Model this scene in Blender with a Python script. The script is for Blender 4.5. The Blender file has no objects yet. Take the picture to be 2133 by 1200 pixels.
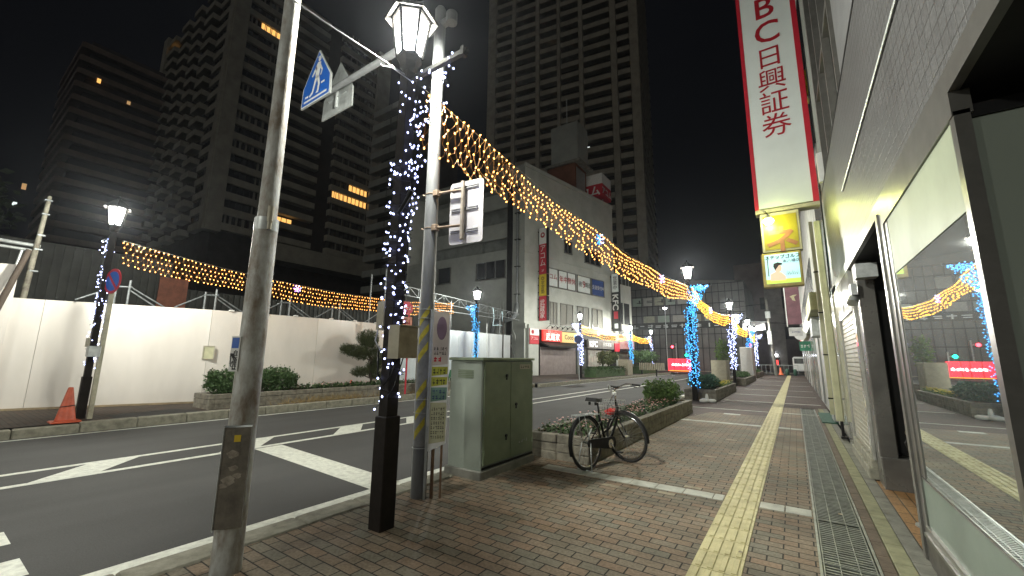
import bpy, bmesh, math, random
from mathutils import Vector, Matrix
random.seed(7)
SC=bpy.context.scene; COL=SC.collection
PI=math.pi; rad=math.radians
# ---------------------------------------------------------------- camera, world, light, exposure
def look_matrix(yaw,pitch,roll):
    Ry=Matrix(((math.cos(yaw),0,math.sin(yaw)),(0,1,0),(-math.sin(yaw),0,math.cos(yaw))))
    Rx=Matrix(((1,0,0),(0,math.cos(pitch),math.sin(pitch)),(0,-math.sin(pitch),math.cos(pitch))))
    Rz=Matrix(((math.cos(roll),-math.sin(roll),0),(math.sin(roll),math.cos(roll),0),(0,0,1)))
    M=Rz@Rx@Ry
    R=Matrix(((M[0][0],M[1][0],M[2][0]),(M[0][2],M[1][2],M[2][2]),(-M[0][1],-M[1][1],-M[2][1])))
    return Matrix(((R[0][0],-R[0][1],-R[0][2]),(R[1][0],-R[1][1],-R[1][2]),(R[2][0],-R[2][1],-R[2][2])))
cd=bpy.data.cameras.new('camera'); cam=bpy.data.objects.new('camera',cd); COL.objects.link(cam)
cam.matrix_world=Matrix.Translation((0,0,1.45))@look_matrix(rad(34.4),rad(9.77),rad(.65)).to_4x4()
cd.sensor_width=36; cd.lens=36*850/2133; cd.clip_start=.05; cd.clip_end=2000
SC.camera=cam
w=bpy.data.worlds.new("World"); SC.world=w; w.use_nodes=True
bg=w.node_tree.nodes['Background']; bg.inputs[0].default_value=(.30,.33,.45,1); bg.inputs[1].default_value=.0016
sl=bpy.data.lights.new('sky_glow','SUN'); sl.energy=.041; sl.angle=rad(40); sl.color=(1,.93,.80)
so=bpy.data.objects.new('sky_glow',sl); COL.objects.link(so); so.rotation_euler=(rad(66),0,rad(34))
VS=SC.view_settings; VS.view_transform='Standard'; VS.look='None'; VS.exposure=2.15; VS.gamma=1; VS.use_curve_mapping=False
SC.render.engine='CYCLES'
try:
    SC.cycles.use_denoising=True; SC.cycles.denoiser='OPENIMAGEDENOISE'
    SC.cycles.sample_clamp_indirect=4; SC.cycles.max_bounces=6; SC.cycles.transparent_max_bounces=12
    SC.cycles.caustics_reflective=False; SC.cycles.caustics_refractive=False
except Exception: pass
# ---------------------------------------------------------------- materials
MATS={}
def _new(name):
    m=bpy.data.materials.new(name); m.use_nodes=True; return m,m.node_tree.nodes,m.node_tree.links,m.node_tree.nodes['Principled BSDF']
def c4(c): return (c[0],c[1],c[2],1)
def mat(name,col,rough=.6,metal=0,col2=None,ns=4,amt=.25,bump=0,bs=60,spec=.5,coat=0,stretch=None):
    """principled with blotchy noise colour, rough variation and fine bump"""
    if name in MATS: return MATS[name]
    m,N,L,b=_new(name)
    b.inputs['Roughness'].default_value=rough; b.inputs['Metallic'].default_value=metal
    b.inputs['Specular IOR Level'].default_value=spec; b.inputs['Coat Weight'].default_value=coat
    tc=N.new('ShaderNodeTexCoord'); src=tc.outputs['Object']
    if stretch:
        mp=N.new('ShaderNodeMapping'); mp.inputs['Scale'].default_value=stretch; L.new(src,mp.inputs[0]); src=mp.outputs[0]
    n=N.new('ShaderNodeTexNoise'); n.inputs['Scale'].default_value=ns; n.inputs['Detail'].default_value=7; n.inputs['Roughness'].default_value=.65
    L.new(src,n.inputs['Vector'])
    if col2 is None: col2=tuple(c*(1-amt*1.6) for c in col)
    r=N.new('ShaderNodeValToRGB'); r.color_ramp.elements[0].position=.33; r.color_ramp.elements[1].position=.62
    r.color_ramp.elements[0].color=c4(col2); r.color_ramp.elements[1].color=c4(col)
    L.new(n.outputs['Fac'],r.inputs[0]); L.new(r.outputs[0],b.inputs['Base Color'])
    mr=N.new('ShaderNodeMapRange'); mr.inputs[3].default_value=min(1,rough*1.2); mr.inputs[4].default_value=rough*.8
    L.new(n.outputs['Fac'],mr.inputs[0]); L.new(mr.outputs[0],b.inputs['Roughness'])
    if bump:
        n2=N.new('ShaderNodeTexNoise'); n2.inputs['Scale'].default_value=bs; n2.inputs['Detail'].default_value=4
        L.new(src,n2.inputs['Vector']); bp=N.new('ShaderNodeBump'); bp.inputs['Strength'].default_value=bump; bp.inputs['Distance'].default_value=.01
        L.new(n2.outputs['Fac'],bp.inputs['Height']); L.new(bp.outputs[0],b.inputs['Normal'])
    MATS[name]=m; return m
def emit(name,col,s,sample='AUTO',base=None):
    if name in MATS: return MATS[name]
    m,N,L,b=_new(name)
    b.inputs['Base Color'].default_value=c4(base or col); b.inputs['Emission Color'].default_value=c4(col); b.inputs['Emission Strength'].default_value=s
    b.inputs['Roughness'].default_value=.4
    m.cycles.emission_sampling=sample
    MATS[name]=m; return m
def brick(name,c1,c2,mortar,bw,rh,ms=.006,off=.5,rough=.8,bias=0,dirt=.5,vec='XY',bump=.5,spec=.3,sq=None):
    if name in MATS: return MATS[name]
    m,N,L,b=_new(name); tc=N.new('ShaderNodeTexCoord'); src=tc.outputs['Object']
    if vec!='XY':
        sp=N.new('ShaderNodeSeparateXYZ'); cb=N.new('ShaderNodeCombineXYZ'); L.new(src,sp.inputs[0])
        L.new(sp.outputs['XYZ'.index(vec[0])],cb.inputs[0]); L.new(sp.outputs['XYZ'.index(vec[1])],cb.inputs[1]); src=cb.outputs[0]
    t=N.new('ShaderNodeTexBrick'); t.inputs['Scale'].default_value=1; t.inputs['Brick Width'].default_value=bw; t.inputs['Row Height'].default_value=rh
    t.inputs['Mortar Size'].default_value=ms; t.inputs['Mortar Smooth'].default_value=.3; t.inputs['Bias'].default_value=bias; t.offset=off
    t.inputs['Color1'].default_value=c4(c1); t.inputs['Color2'].default_value=c4(c2); t.inputs['Mortar'].default_value=c4(mortar)
    L.new(src,t.inputs['Vector'])
    n=N.new('ShaderNodeTexNoise'); n.inputs['Scale'].default_value=.9; n.inputs['Detail'].default_value=8; n.inputs['Roughness'].default_value=.7; L.new(src,n.inputs['Vector'])
    n3=N.new('ShaderNodeTexNoise'); n3.inputs['Scale'].default_value=45; n3.inputs['Detail'].default_value=5; L.new(src,n3.inputs['Vector'])
    r=N.new('ShaderNodeMapRange'); r.inputs[1].default_value=.3; r.inputs[2].default_value=.7; r.inputs[3].default_value=1-dirt; r.inputs[4].default_value=1.1; L.new(n.outputs['Fac'],r.inputs[0])
    r3=N.new('ShaderNodeMapRange'); r3.inputs[1].default_value=.3; r3.inputs[2].default_value=.7; r3.inputs[3].default_value=.72; r3.inputs[4].default_value=1.2; L.new(n3.outputs['Fac'],r3.inputs[0])
    mu=N.new('ShaderNodeMath'); mu.operation='MULTIPLY'; L.new(r.outputs[0],mu.inputs[0]); L.new(r3.outputs[0],mu.inputs[1])
    vm=N.new('ShaderNodeVectorMath'); vm.operation='SCALE'; L.new(t.outputs['Color'],vm.inputs[0]); L.new(mu.outputs[0],vm.inputs['Scale'])
    L.new(vm.outputs[0],b.inputs['Base Color'])
    b.inputs['Roughness'].default_value=rough; b.inputs['Specular IOR Level'].default_value=spec
    ad=N.new('ShaderNodeMath'); ad.operation='MULTIPLY_ADD'; ad.inputs[1].default_value=-1; L.new(t.outputs['Fac'],ad.inputs[0])
    s3=N.new('ShaderNodeMath'); s3.operation='MULTIPLY'; s3.inputs[1].default_value=.35; L.new(n3.outputs['Fac'],s3.inputs[0]); L.new(s3.outputs[0],ad.inputs[2])
    bp=N.new('ShaderNodeBump'); bp.inputs['Strength'].default_value=bump; bp.inputs['Distance'].default_value=.006; L.new(ad.outputs[0],bp.inputs['Height']); L.new(bp.outputs[0],b.inputs['Normal'])
    MATS[name]=m; return m
def asphalt(name,base=.045):
    m,N,L,b=_new(name); tc=N.new('ShaderNodeTexCoord'); src=tc.outputs['Object']
    n=N.new('ShaderNodeTexNoise'); n.inputs['Scale'].default_value=.5; n.inputs['Detail'].default_value=6; L.new(src,n.inputs['Vector'])
    n2=N.new('ShaderNodeTexNoise'); n2.inputs['Scale'].default_value=90; n2.inputs['Detail'].default_value=3; L.new(src,n2.inputs['Vector'])
    mp=N.new('ShaderNodeMapping'); mp.inputs['Scale'].default_value=(1.3,.05,1); L.new(src,mp.inputs[0])
    n3=N.new('ShaderNodeTexNoise'); n3.inputs['Scale'].default_value=1.; n3.inputs['Detail'].default_value=3; L.new(mp.outputs[0],n3.inputs['Vector'])
    a=N.new('ShaderNodeMath'); a.operation='ADD'; L.new(n.outputs['Fac'],a.inputs[0]); L.new(n2.outputs['Fac'],a.inputs[1])
    a2=N.new('ShaderNodeMath'); a2.operation='ADD'; L.new(a.outputs[0],a2.inputs[0]); L.new(n3.outputs['Fac'],a2.inputs[1])
    r=N.new('ShaderNodeMapRange'); r.inputs[1].default_value=1.1; r.inputs[2].default_value=1.9; r.inputs[3].default_value=.72*base; r.inputs[4].default_value=1.4*base
    L.new(a2.outputs[0],r.inputs[0]); cb=N.new('ShaderNodeCombineXYZ')
    for i in range(3): L.new(r.outputs[0],cb.inputs[i])
    L.new(cb.outputs[0],b.inputs['Base Color']); b.inputs['Roughness'].default_value=.8; b.inputs['Specular IOR Level'].default_value=.35
    bp=N.new('ShaderNodeBump'); bp.inputs['Strength'].default_value=.6; bp.inputs['Distance'].default_value=.004; L.new(n2.outputs['Fac'],bp.inputs['Height']); L.new(bp.outputs[0],b.inputs['Normal'])
    MATS[name]=m; return m
def glassy(name,col,rough=.03,mirror=.5):
    """dark shop glass: tinted body under a sharp reflection"""
    m,N,L,b=_new(name)
    gl=N.new('ShaderNodeBsdfGlossy'); gl.inputs['Roughness'].default_value=rough; gl.inputs['Color'].default_value=(.9,.95,.95,1)
    lw=N.new('ShaderNodeLayerWeight'); lw.inputs[0].default_value=.35
    mr=N.new('ShaderNodeMapRange'); mr.inputs[3].default_value=mirror*.55; mr.inputs[4].default_value=min(1,mirror*1.6); L.new(lw.outputs['Facing'],mr.inputs[0])
    mx=N.new('ShaderNodeMixShader'); b.inputs['Base Color'].default_value=c4(col); b.inputs['Roughness'].default_value=.5
    L.new(mr.outputs[0],mx.inputs[0]); L.new(b.outputs[0],mx.inputs[1]); L.new(gl.outputs[0],mx.inputs[2])
    L.new(mx.outputs[0],N['Material Output'].inputs[0]); MATS[name]=m; return m
M_asph=asphalt('asphalt',.05); M_asph2=asphalt('dark_asphalt',.028)
M_paint=mat('road_paint',(.72,.74,.66),.6,col2=(.50,.51,.46),ns=14,bump=.3,bs=120)
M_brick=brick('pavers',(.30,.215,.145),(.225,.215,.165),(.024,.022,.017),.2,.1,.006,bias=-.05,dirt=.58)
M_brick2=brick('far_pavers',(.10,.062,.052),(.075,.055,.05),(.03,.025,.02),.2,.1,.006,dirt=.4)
M_slab=mat('white_slab',(.46,.47,.41),.7,ns=6,amt=.2,bump=.3)
M_yel=mat('tactile_yellow',(.58,.53,.28),.7,col2=(.40,.36,.19),ns=5,bump=.25,bs=90)
M_kerb=mat('kerb_stone',(.30,.29,.23),.85,col2=(.17,.165,.13),ns=7,bump=.6,bs=50)
M_kerb2=mat('grey_stone',(.20,.20,.17),.85,ns=6,bump=.5,bs=60)
M_planter=mat('planter_stone',(.27,.25,.20),.85,col2=(.12,.11,.09),ns=6,bump=.8,bs=30)
M_door=mat('door_pale',(.34,.35,.34),.45,ns=3,amt=.2)
M_steel=mat('galvanised',(.50,.53,.53),.45,.55,ns=10,amt=.2)
M_post=mat('grey_post',(.17,.178,.185),.5,.0,col2=(.125,.13,.135),ns=3,amt=.2,stretch=(6,6,1))
M_post2=mat('weathered_post',(.50,.52,.51),.5,.05,col2=(.17,.13,.09),ns=5,bump=.2,bs=40,stretch=(2,2,.8))
M_brown=mat('lamp_brown',(.016,.012,.010),.6,0,ns=8,bump=.15,spec=.2)
M_black=mat('black_metal',(.008,.008,.009),.5,0,ns=8,spec=.25)
M_rub=mat('black_rubber',(.015,.015,.015),.7,ns=12)
M_chrome=mat('chrome',(.6,.6,.6),.2,1,ns=8,amt=.1)
M_roof=mat('lantern_roof',(.0045,.0038,.0036),.6,0,ns=8,spec=.05)
M_lfr=mat('lantern_frame',(.003,.0027,.0025),.6,0,ns=8,spec=.02)
M_green=mat('cabinet_green',(.21,.26,.17),.45,col2=(.16,.20,.13),ns=3,bump=.08,bs=30)
M_conc=mat('concrete',(.26,.26,.23),.9,ns=3,amt=.25,bump=.5,bs=30)
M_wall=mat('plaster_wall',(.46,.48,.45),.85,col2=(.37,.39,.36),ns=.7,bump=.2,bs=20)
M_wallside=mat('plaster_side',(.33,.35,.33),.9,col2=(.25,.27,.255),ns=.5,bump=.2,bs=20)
M_tower=mat('tower_wall',(.36,.35,.30),.9,ns=.4,amt=.2)
M_tower2=mat('tower_brown',(.20,.155,.13),.9,ns=.4,amt=.2)
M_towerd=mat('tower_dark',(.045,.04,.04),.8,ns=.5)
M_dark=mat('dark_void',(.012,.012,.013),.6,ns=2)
M_glassd=glassy('window_dark',(.02,.022,.025),.06,.35)
M_curt=mat('window_curtain',(.30,.30,.27),.8,ns=9,amt=.3,stretch=(8,8,.6))
M_hoard=mat('hoarding_white',(.70,.665,.62),.22,col2=(.62,.59,.55),ns=1.3,amt=.1,coat=.4,stretch=(1,1,.35))
M_hoardb=mat('hoarding_pale',(.62,.68,.72),.3,ns=1.2,amt=.1,coat=.3)
M_lat=mat('lattice_steel',(.22,.24,.25),.5,.3,ns=10)
M_white=mat('white_paint',(.74,.75,.74),.5,ns=5,amt=.08)
M_red=mat('sign_red',(.50,.02,.04),.4,ns=5,amt=.1)
M_redt=mat('text_red',(.36,.008,.02),.5,ns=5,amt=.05)
M_blue=mat('sign_blue',(.01,.11,.50),.4,ns=5,amt=.08)
M_navy=mat('navy',(.03,.05,.18),.5,ns=5)
M_yels=mat('sign_yellow',(.68,.50,.03),.5,ns=5,amt=.1)
M_blk=mat('sign_black',(.02,.02,.022),.5,ns=5)
M_orange=mat('cone_orange',(.58,.10,.04),.5,col2=(.40,.07,.03),ns=9)
M_wood=mat('old_wood',(.06,.045,.034),.8,col2=(.05,.035,.025),ns=5,bump=.5,stretch=(6,6,1))
M_tile=brick('grey_wall_tile',(.10,.101,.103),(.088,.088,.090),(.045,.045,.045),.1,.1,.006,off=0,rough=.42,dirt=.15,vec='YZ',bump=.4,spec=.5)
M_gran=mat('granite',(.15,.145,.135),.28,.3,col2=(.10,.097,.092),ns=3)
M_marb=mat('polished_stone',(.42,.42,.39),.18,col2=(.26,.26,.24),ns=3.5,coat=.4)
M_alu=mat('aluminium',(.26,.255,.24),.3,.7,ns=5,amt=.15)
M_shut=mat('shutter_steel',(.44,.42,.35),.4,.35,ns=3,amt=.15)
M_shutp=mat('shutter_pink',(.36,.31,.30),.45,.2,ns=3,amt=.15)
M_frost=mat('frosted_film',(.27,.31,.22),.55,ns=2,amt=.08)
M_frost2=mat('frosted_base',(.20,.25,.21),.35,ns=2,amt=.1)
M_shop=glassy('shop_glass',(.035,.045,.042),.015,.62)
M_shop2=glassy('dark_pane',(.10,.115,.10),.08,.3)
M_shop3=glassy('return_pane',(.26,.30,.26),.10,.25)
M_otile=brick('ochre_tile',(.36,.20,.08),(.30,.17,.075),(.06,.04,.02),.3,.1,.006,off=0,rough=.6,vec='YX')
M_soil=mat('soil',(.05,.035,.022),.95,ns=20,bump=.8)
M_leaf=mat('leaf',(.12,.21,.045),.6,col2=(.05,.10,.025),ns=6)
M_leafd=mat('leaf_dark',(.075,.14,.045),.6,col2=(.035,.07,.025),ns=6)
M_leafb=mat('leaf_bluelit',(.05,.13,.08),.6,col2=(.02,.06,.04),ns=6)  # blue cast of the wrapped lamp's lights put into the leaf colour
M_needle=mat('pine_needles',(.075,.095,.035),.7,col2=(.035,.045,.018),ns=5)
M_bark=mat('bark',(.06,.045,.035),.9,ns=10,bump=.8)
M_pink=mat('pink_petal',(.66,.30,.30),.6,col2=(.60,.45,.38),ns=9)
M_yelf=mat('yellow_petal',(.60,.50,.05),.6,ns=9)
M_dry=mat('dry_weeds',(.30,.22,.10),.9,ns=8)
M_banner=mat('banner_white',(.72,.78,.77),.45,ns=1.5,amt=.05)
M_cream=mat('cream_duct',(.50,.50,.33),.5,ns=4,amt=.15)
M_beige=mat('beige_box',(.42,.39,.30),.5,ns=5,amt=.15)
M_metalroof=mat('corrugated_dark',(.018,.02,.017),.7,ns=2)
M_poster=mat('poster_paper',(.52,.46,.40),.6,ns=5,amt=.1)
M_lime=mat('poster_lime',(.42,.43,.05),.6,ns=5,amt=.1)
M_teal=mat('poster_teal',(.16,.28,.22),.6,ns=5,amt=.1)
M_pale=mat('poster_pale',(.50,.50,.33),.6,ns=5,amt=.15)
M_bookp=mat('poster_violet',(.20,.13,.18),.6,ns=5,amt=.2)
M_gcover=mat('drain_frame',(.36,.38,.35),.4,.7,ns=8)
M_lit=emit('lantern_glass',(.97,.985,1),3.2,'NONE')
_n=M_lit.node_tree; _t=_n.nodes.new('ShaderNodeBsdfTransparent'); _x=_n.nodes.new('ShaderNodeMixShader'); _x.inputs[0].default_value=.5   # milky panes: half lets the lamp inside through
_n.links.new(_n.nodes['Principled BSDF'].outputs[0],_x.inputs[1]); _n.links.new(_t.outputs[0],_x.inputs[2]); _n.links.new(_x.outputs[0],_n.nodes['Material Output'].inputs[0])
M_bw=emit('bulb_white',(.45,.52,1),2.4,'NONE')
M_bg=emit('bulb_gold',(1,.40,.09),1.7,'NONE')
M_bg2=emit('bulb_gold_far',(1,.43,.05),1.3,'NONE')
M_bb=emit('bulb_blue_halo',(.0,.17,.62),.55,'NONE')  # oversized dim blue body painted as the glow round each bulb core
M_bbw=emit('bulb_ice',(.16,.70,1),1.0,'NONE')
M_bv=emit('bulb_violet',(.5,.2,1),30,'NONE')
M_wireglow=emit('gold_wire_glow',(1,.30,.01),.05,'NONE',(.25,.12,.03))  # faint emission in the wire colour stands in for the bulbs' orange glow
M_wired=mat('dark_wire',(.012,.012,.02),.6,ns=5)
M_wirew=mat('pale_wire',(.5,.52,.55),.5,ns=5)
M_warm=emit('lit_room',(1,.50,.13),.32,'NONE')
M_warmd=emit('dim_room',(1,.6,.25),.10,'NONE')
M_cool=emit('cool_room',(.9,1,.95),.25,'NONE')
# ---------------------------------------------------------------- helpers
class MB:
    def __init__(s): s.v=[]; s.f=[]; s.mi=[]; s.sm=[]; s.cur=0; s.s=False
    def add(s,vs,fs):
        o=len(s.v); s.v+= [tuple(v) for v in vs]
        for f in fs: s.f.append(tuple(i+o for i in f)); s.mi.append(s.cur); s.sm.append(s.s)
        return s
    def box(s,x0,x1,y0,y1,z0,z1,M=None):
        vs=[Vector(p) for p in ((x0,y0,z0),(x1,y0,z0),(x1,y1,z0),(x0,y1,z0),(x0,y0,z1),(x1,y0,z1),(x1,y1,z1),(x0,y1,z1))]
        if M: vs=[M@v for v in vs]
        return s.add(vs,[(0,3,2,1),(4,5,6,7),(0,1,5,4),(1,2,6,5),(2,3,7,6),(3,0,4,7)])
    def bbox(s,x0,x1,y0,y1,z0,z1,b=.01,M=None):
        """box with chamfered vertical edges and top"""
        P=[(x0+b,y0),(x1-b,y0),(x1,y0+b),(x1,y1-b),(x1-b,y1),(x0+b,y1),(x0,y1-b),(x0,y0+b)]
        cx,cy=(x0+x1)/2,(y0+y1)/2
        def shrink(p): return (p[0]+(b if p[0]<cx else -b),p[1]+(b if p[1]<cy else -b))
        vs=[Vector((p[0],p[1],z0)) for p in P]+[Vector((p[0],p[1],z1-b)) for p in P]+[Vector((*shrink(p),z1)) for p in P]
        if M: vs=[M@v for v in vs]
        fs=[tuple(range(7,-1,-1)),tuple(range(16,24))]
        for k in (0,8):
            for i in range(8): j=(i+1)%8; fs.append((k+i,k+j,k+8+j,k+8+i))
        return s.add(vs,fs)
    def quad(s,a,b,c,d): return s.add([a,b,c,d],[(0,1,2,3)])
    def cyl(s,p0,p1,r0,r1=None,n=12,cap=True):
        r1=r0 if r1 is None else r1; p0=Vector(p0); p1=Vector(p1); d=(p1-p0)
        if d.length<1e-7: return s
        q=d.to_track_quat('Z','Y'); vs=[]
        for p,r in ((p0,r0),(p1,r1)):
            for i in range(n): a=2*PI*i/n; vs.append(p+q@Vector((r*math.cos(a),r*math.sin(a),0)))
        fs=[(i,(i+1)%n,n+(i+1)%n,n+i) for i in range(n)]
        o=s.s; s.s=n>6; s.add(vs,fs); s.s=False
        if cap: s.add(vs,[tuple(range(n-1,-1,-1)),tuple(range(n,2*n))])
        s.s=o; return s
    def tube(s,pts,r,n=5):
        pts=[Vector(p) for p in pts]; vs=[]; fs=[]; m=len(pts)
        for k,p in enumerate(pts):
            t=(pts[min(k+1,m-1)]-pts[max(k-1,0)])
            if t.length<1e-7: t=Vector((0,0,1))
            q=t.to_track_quat('Z','Y'); rr=r[k] if isinstance(r,(list,tuple)) else r
            for i in range(n): a=2*PI*i/n; vs.append(p+q@Vector((rr*math.cos(a),rr*math.sin(a),0)))
        for k in range(m-1):
            for i in range(n): fs.append((k*n+i,k*n+(i+1)%n,(k+1)*n+(i+1)%n,(k+1)*n+i))
        fs.append(tuple(range(n-1,-1,-1))); fs.append(tuple(range((m-1)*n,m*n)))
        o=s.s; s.s=n>4; s.add(vs,fs); s.s=o; return s
    def lathe(s,prof,c=(0,0,0),n=16,phase=0,smooth=True):
        vs=[];fs=[]; c=Vector(c)
        for r,z in prof:
            for i in range(n): a=2*PI*(i+phase)/n; vs.append(c+Vector((r*math.cos(a),r*math.sin(a),z)))
        for k in range(len(prof)-1):
            for i in range(n): fs.append((k*n+i,k*n+(i+1)%n,(k+1)*n+(i+1)%n,(k+1)*n+i))
        fs.append(tuple(range(n-1,-1,-1))); fs.append(tuple(range((len(prof)-1)*n,len(prof)*n)))
        o=s.s; s.s=smooth; s.add(vs,fs); s.s=o; return s
    def prism(s,poly,z0,z1,M=None):
        n=len(poly); vs=[Vector((x,y,z0)) for x,y in poly]+[Vector((x,y,z1)) for x,y in poly]
        if M: vs=[M@v for v in vs]
        return s.add(vs,[tuple(range(n-1,-1,-1)),tuple(range(n,2*n))]+[(i,(i+1)%n,n+(i+1)%n,n+i) for i in range(n)])
    def ring(s,c,u,v,R,r,n=28,m=6):
        c=Vector(c);u=Vector(u).normalized();v=Vector(v).normalized();w_=u.cross(v); vs=[];fs=[]
        for i in range(n):
            a=2*PI*i/n; d=u*math.cos(a)+v*math.sin(a)
            for j in range(m): b=2*PI*j/m; vs.append(c+d*(R+r*math.cos(b))+w_*(r*math.sin(b)))
        for i in range(n):
            for j in range(m): fs.append((i*m+j,((i+1)%n)*m+j,((i+1)%n)*m+(j+1)%m,i*m+(j+1)%m))
        o=s.s; s.s=True; s.add(vs,fs); s.s=o; return s
    def octa(s,c,r):
        x,y,z=c
        return s.add([(x+r,y,z),(x-r,y,z),(x,y+r,z),(x,y-r,z),(x,y,z+r*1.25),(x,y,z-r*1.25)],[(0,2,4),(2,1,4),(1,3,4),(3,0,4),(2,0,5),(1,2,5),(3,1,5),(0,3,5)])
    def build(s,name,m,parent=None,w=True,label=None):
        ms=m if isinstance(m,(list,tuple)) else [m]
        me=bpy.data.meshes.new(name); vs=s.v
        off=Vector((0,0,0))
        if parent is not None and w:
            q=parent
            while q is not None: off+=Vector(q.location); q=q.parent
            vs=[(a-off.x,b-off.y,c-off.z) for a,b,c in vs]
        me.from_pydata(vs,[],s.f)
        for x in ms: me.materials.append(x)
        me.polygons.foreach_set('material_index',s.mi); me.polygons.foreach_set('use_smooth',s.sm); me.update()
        o=bpy.data.objects.new(name,me); COL.objects.link(o)
        if parent is not None: o.parent=parent
        if label: o['label']=label
        return o
def thing(name,label,cat,loc=(0,0,0),group=None,rz=0):
    o=bpy.data.objects.new(name,None); COL.objects.link(o); o.location=loc; o.rotation_euler=(0,0,rz); o.empty_display_size=.1
    return tag(o,label,cat,group)
def tag(o,label,cat,group=None):
    o['label']=label; o['category']=cat
    if group: o['group']=group
    return o
def struct(o): o['kind']='structure'; return o
def copy_tree(o,parent=None):
    c=o.copy(); COL.objects.link(c)
    if parent is not None: c.parent=parent
    for ch in list(KIDS.get(o.name,())): copy_tree(bpy.data.objects[ch],c)
    return c
KIDS={}
def index_kids():
    KIDS.clear()
    for o in bpy.data.objects:
        if o.parent: KIDS.setdefault(o.parent.name,[]).append(o.name)
def place(o,loc,name,m=None):
    """a further copy of a part mesh at another place under the same parent"""
    c=o.copy(); COL.objects.link(c); c.location=loc; return c
def text(s,size,m,org,ux,uy,parent,name='lettering',bold=0,ext=.003,align='CENTER',sx=1.,line=1.0):
    """lettering as mesh: org = centre, ux = reading direction, uy = up direction (world vectors)"""
    cu=bpy.data.curves.new('t','FONT'); cu.body=s; cu.size=size; cu.align_x=align; cu.align_y='CENTER'; cu.extrude=ext; cu.offset=bold; cu.space_line=line; cu.resolution_u=3
    o=bpy.data.objects.new('t',cu); COL.objects.link(o)
    me=bpy.data.meshes.new_from_object(o.evaluated_get(bpy.context.evaluated_depsgraph_get()))
    bpy.data.objects.remove(o); bpy.data.curves.remove(cu)
    ux=Vector(ux).normalized(); uy=Vector(uy).normalized(); uz=ux.cross(uy)
    xs=[v.co.x for v in me.vertices]; ys=[v.co.y for v in me.vertices]
    if xs:
        cx=(min(xs)+max(xs))/2; cy=(min(ys)+max(ys))/2
        off=Vector((0,0,0)); q=parent
        while q is not None: off+=Vector(q.location); q=q.parent
        for v in me.vertices:
            p=Vector(org)+ux*((v.co.x-cx)*sx)+uy*(v.co.y-cy)+uz*v.co.z; v.co=p-off
    me.materials.clear(); me.materials.append(m)
    o=bpy.data.objects.new(name,me); COL.objects.link(o); o.parent=parent; return o
def rz(x): # road falls gently away from the near kerb
    t=(x+3.9)/(-12.6+3.9); return -.045-.155*max(0,min(1,t))
def scribble(b,org,ux,uy,wd,ht,n=4,seed=1,th=.12,off=.002,rows=1):
    """rows of small broken strokes: print too small to read in the photograph"""
    R=random.Random(seed); org=Vector(org); ux=Vector(ux).normalized(); uy=Vector(uy).normalized(); uz=ux.cross(uy)
    rh=ht/rows
    for r in range(rows):
        cy=ht/2-rh*(r+.5)
        for k in range(n):
            cw=wd/n; cx=-wd/2+cw*(k+.5); 
            for q in range(3):
                if R.random()<.25: continue
                if q<2: x0,x1=cx-cw*.36,cx+cw*R.uniform(.1,.38); y0=cy+rh*(.28-.42*q)*R.uniform(.6,1); y1=y0-rh*th
                else: x0=cx+cw*R.uniform(-.25,.2); x1=x0+cw*th; y0=cy+rh*.38; y1=cy-rh*.38
                b.add([org+ux*x0+uy*y1+uz*off,org+ux*x1+uy*y1+uz*off,org+ux*x1+uy*y0+uz*off,org+ux*x0+uy*y0+uz*off],[(0,1,2,3)])
# ---------------------------------------------------------------- ground, road, pavements
b=MB(); b.quad((-160,-45,-.30),(75,-45,-.30),(75,140,-.30),(-160,140,-.30)); struct(b.build('ground',M_asph2))
b=MB(); NX=6
xs=[-3.88+(-12.6+3.88)*i/NX for i in range(NX+1)]
for i in range(NX): b.quad((xs[i+1],-8,rz(xs[i+1])),(xs[i],-8,rz(xs[i])),(xs[i],53,rz(xs[i])),(xs[i+1],53,rz(xs[i+1])))
b.quad((-60,53,-.2),(-3.88,53,-.06),(-3.88,62,-.06),(-60,62,-.2)); b.quad((-3.88,53,-.06),(40,53,-.06),(40,62,-.06),(-3.88,62,-.06))
struct(b.build('road',M_asph))
b=MB()
def mark(pts,dz=.004): b.add([(x,y,rz(x)+dz) for x,y in pts],[tuple(range(len(pts)))])
def stripe(x0,x1,y0,y1):
    n=max(1,int((y1-y0)/8))
    for i in range(n): ya=y0+(y1-y0)*i/n; yb=y0+(y1-y0)*(i+1)/n; mark([(x0,ya),(x1,ya),(x1,yb),(x0,yb)])
stripe(-4.15,-3.93,-2,50)                                   # near edge line
stripe(-12.42,-12.30,-6,19.6); stripe(-12.1,-11.98,23,50)                   # far edge line
def cx1(y): return -8.62+.0*y
def cx2(y): return -7.72
stripe(-8.70,-8.56,-4,26); stripe(-7.84,-7.70,-4,50)        # pair of centre lines
for y0 in (-3,-1,1.0,3.02,5.04,6.95,8.95):                     # hatched bars between them
    mark([(-7.76,y0),(-7.80,y0+.68),(-8.60,y0+1.32),(-8.60,y0+.74)],.006)
mark([(-7.66,3.55),(-7.66,4.0),(-4.1,3.62),(-4.1,3.22)])    # oblique broad bar
for k in range(6): x=-6.62+k*.86; mark([(x,-2.6),(x+.42,-2.6),(x+.42,.70),(x,.70)])   # zebra crossing at lower left
struct(b.build('road_markings',M_paint))
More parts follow.
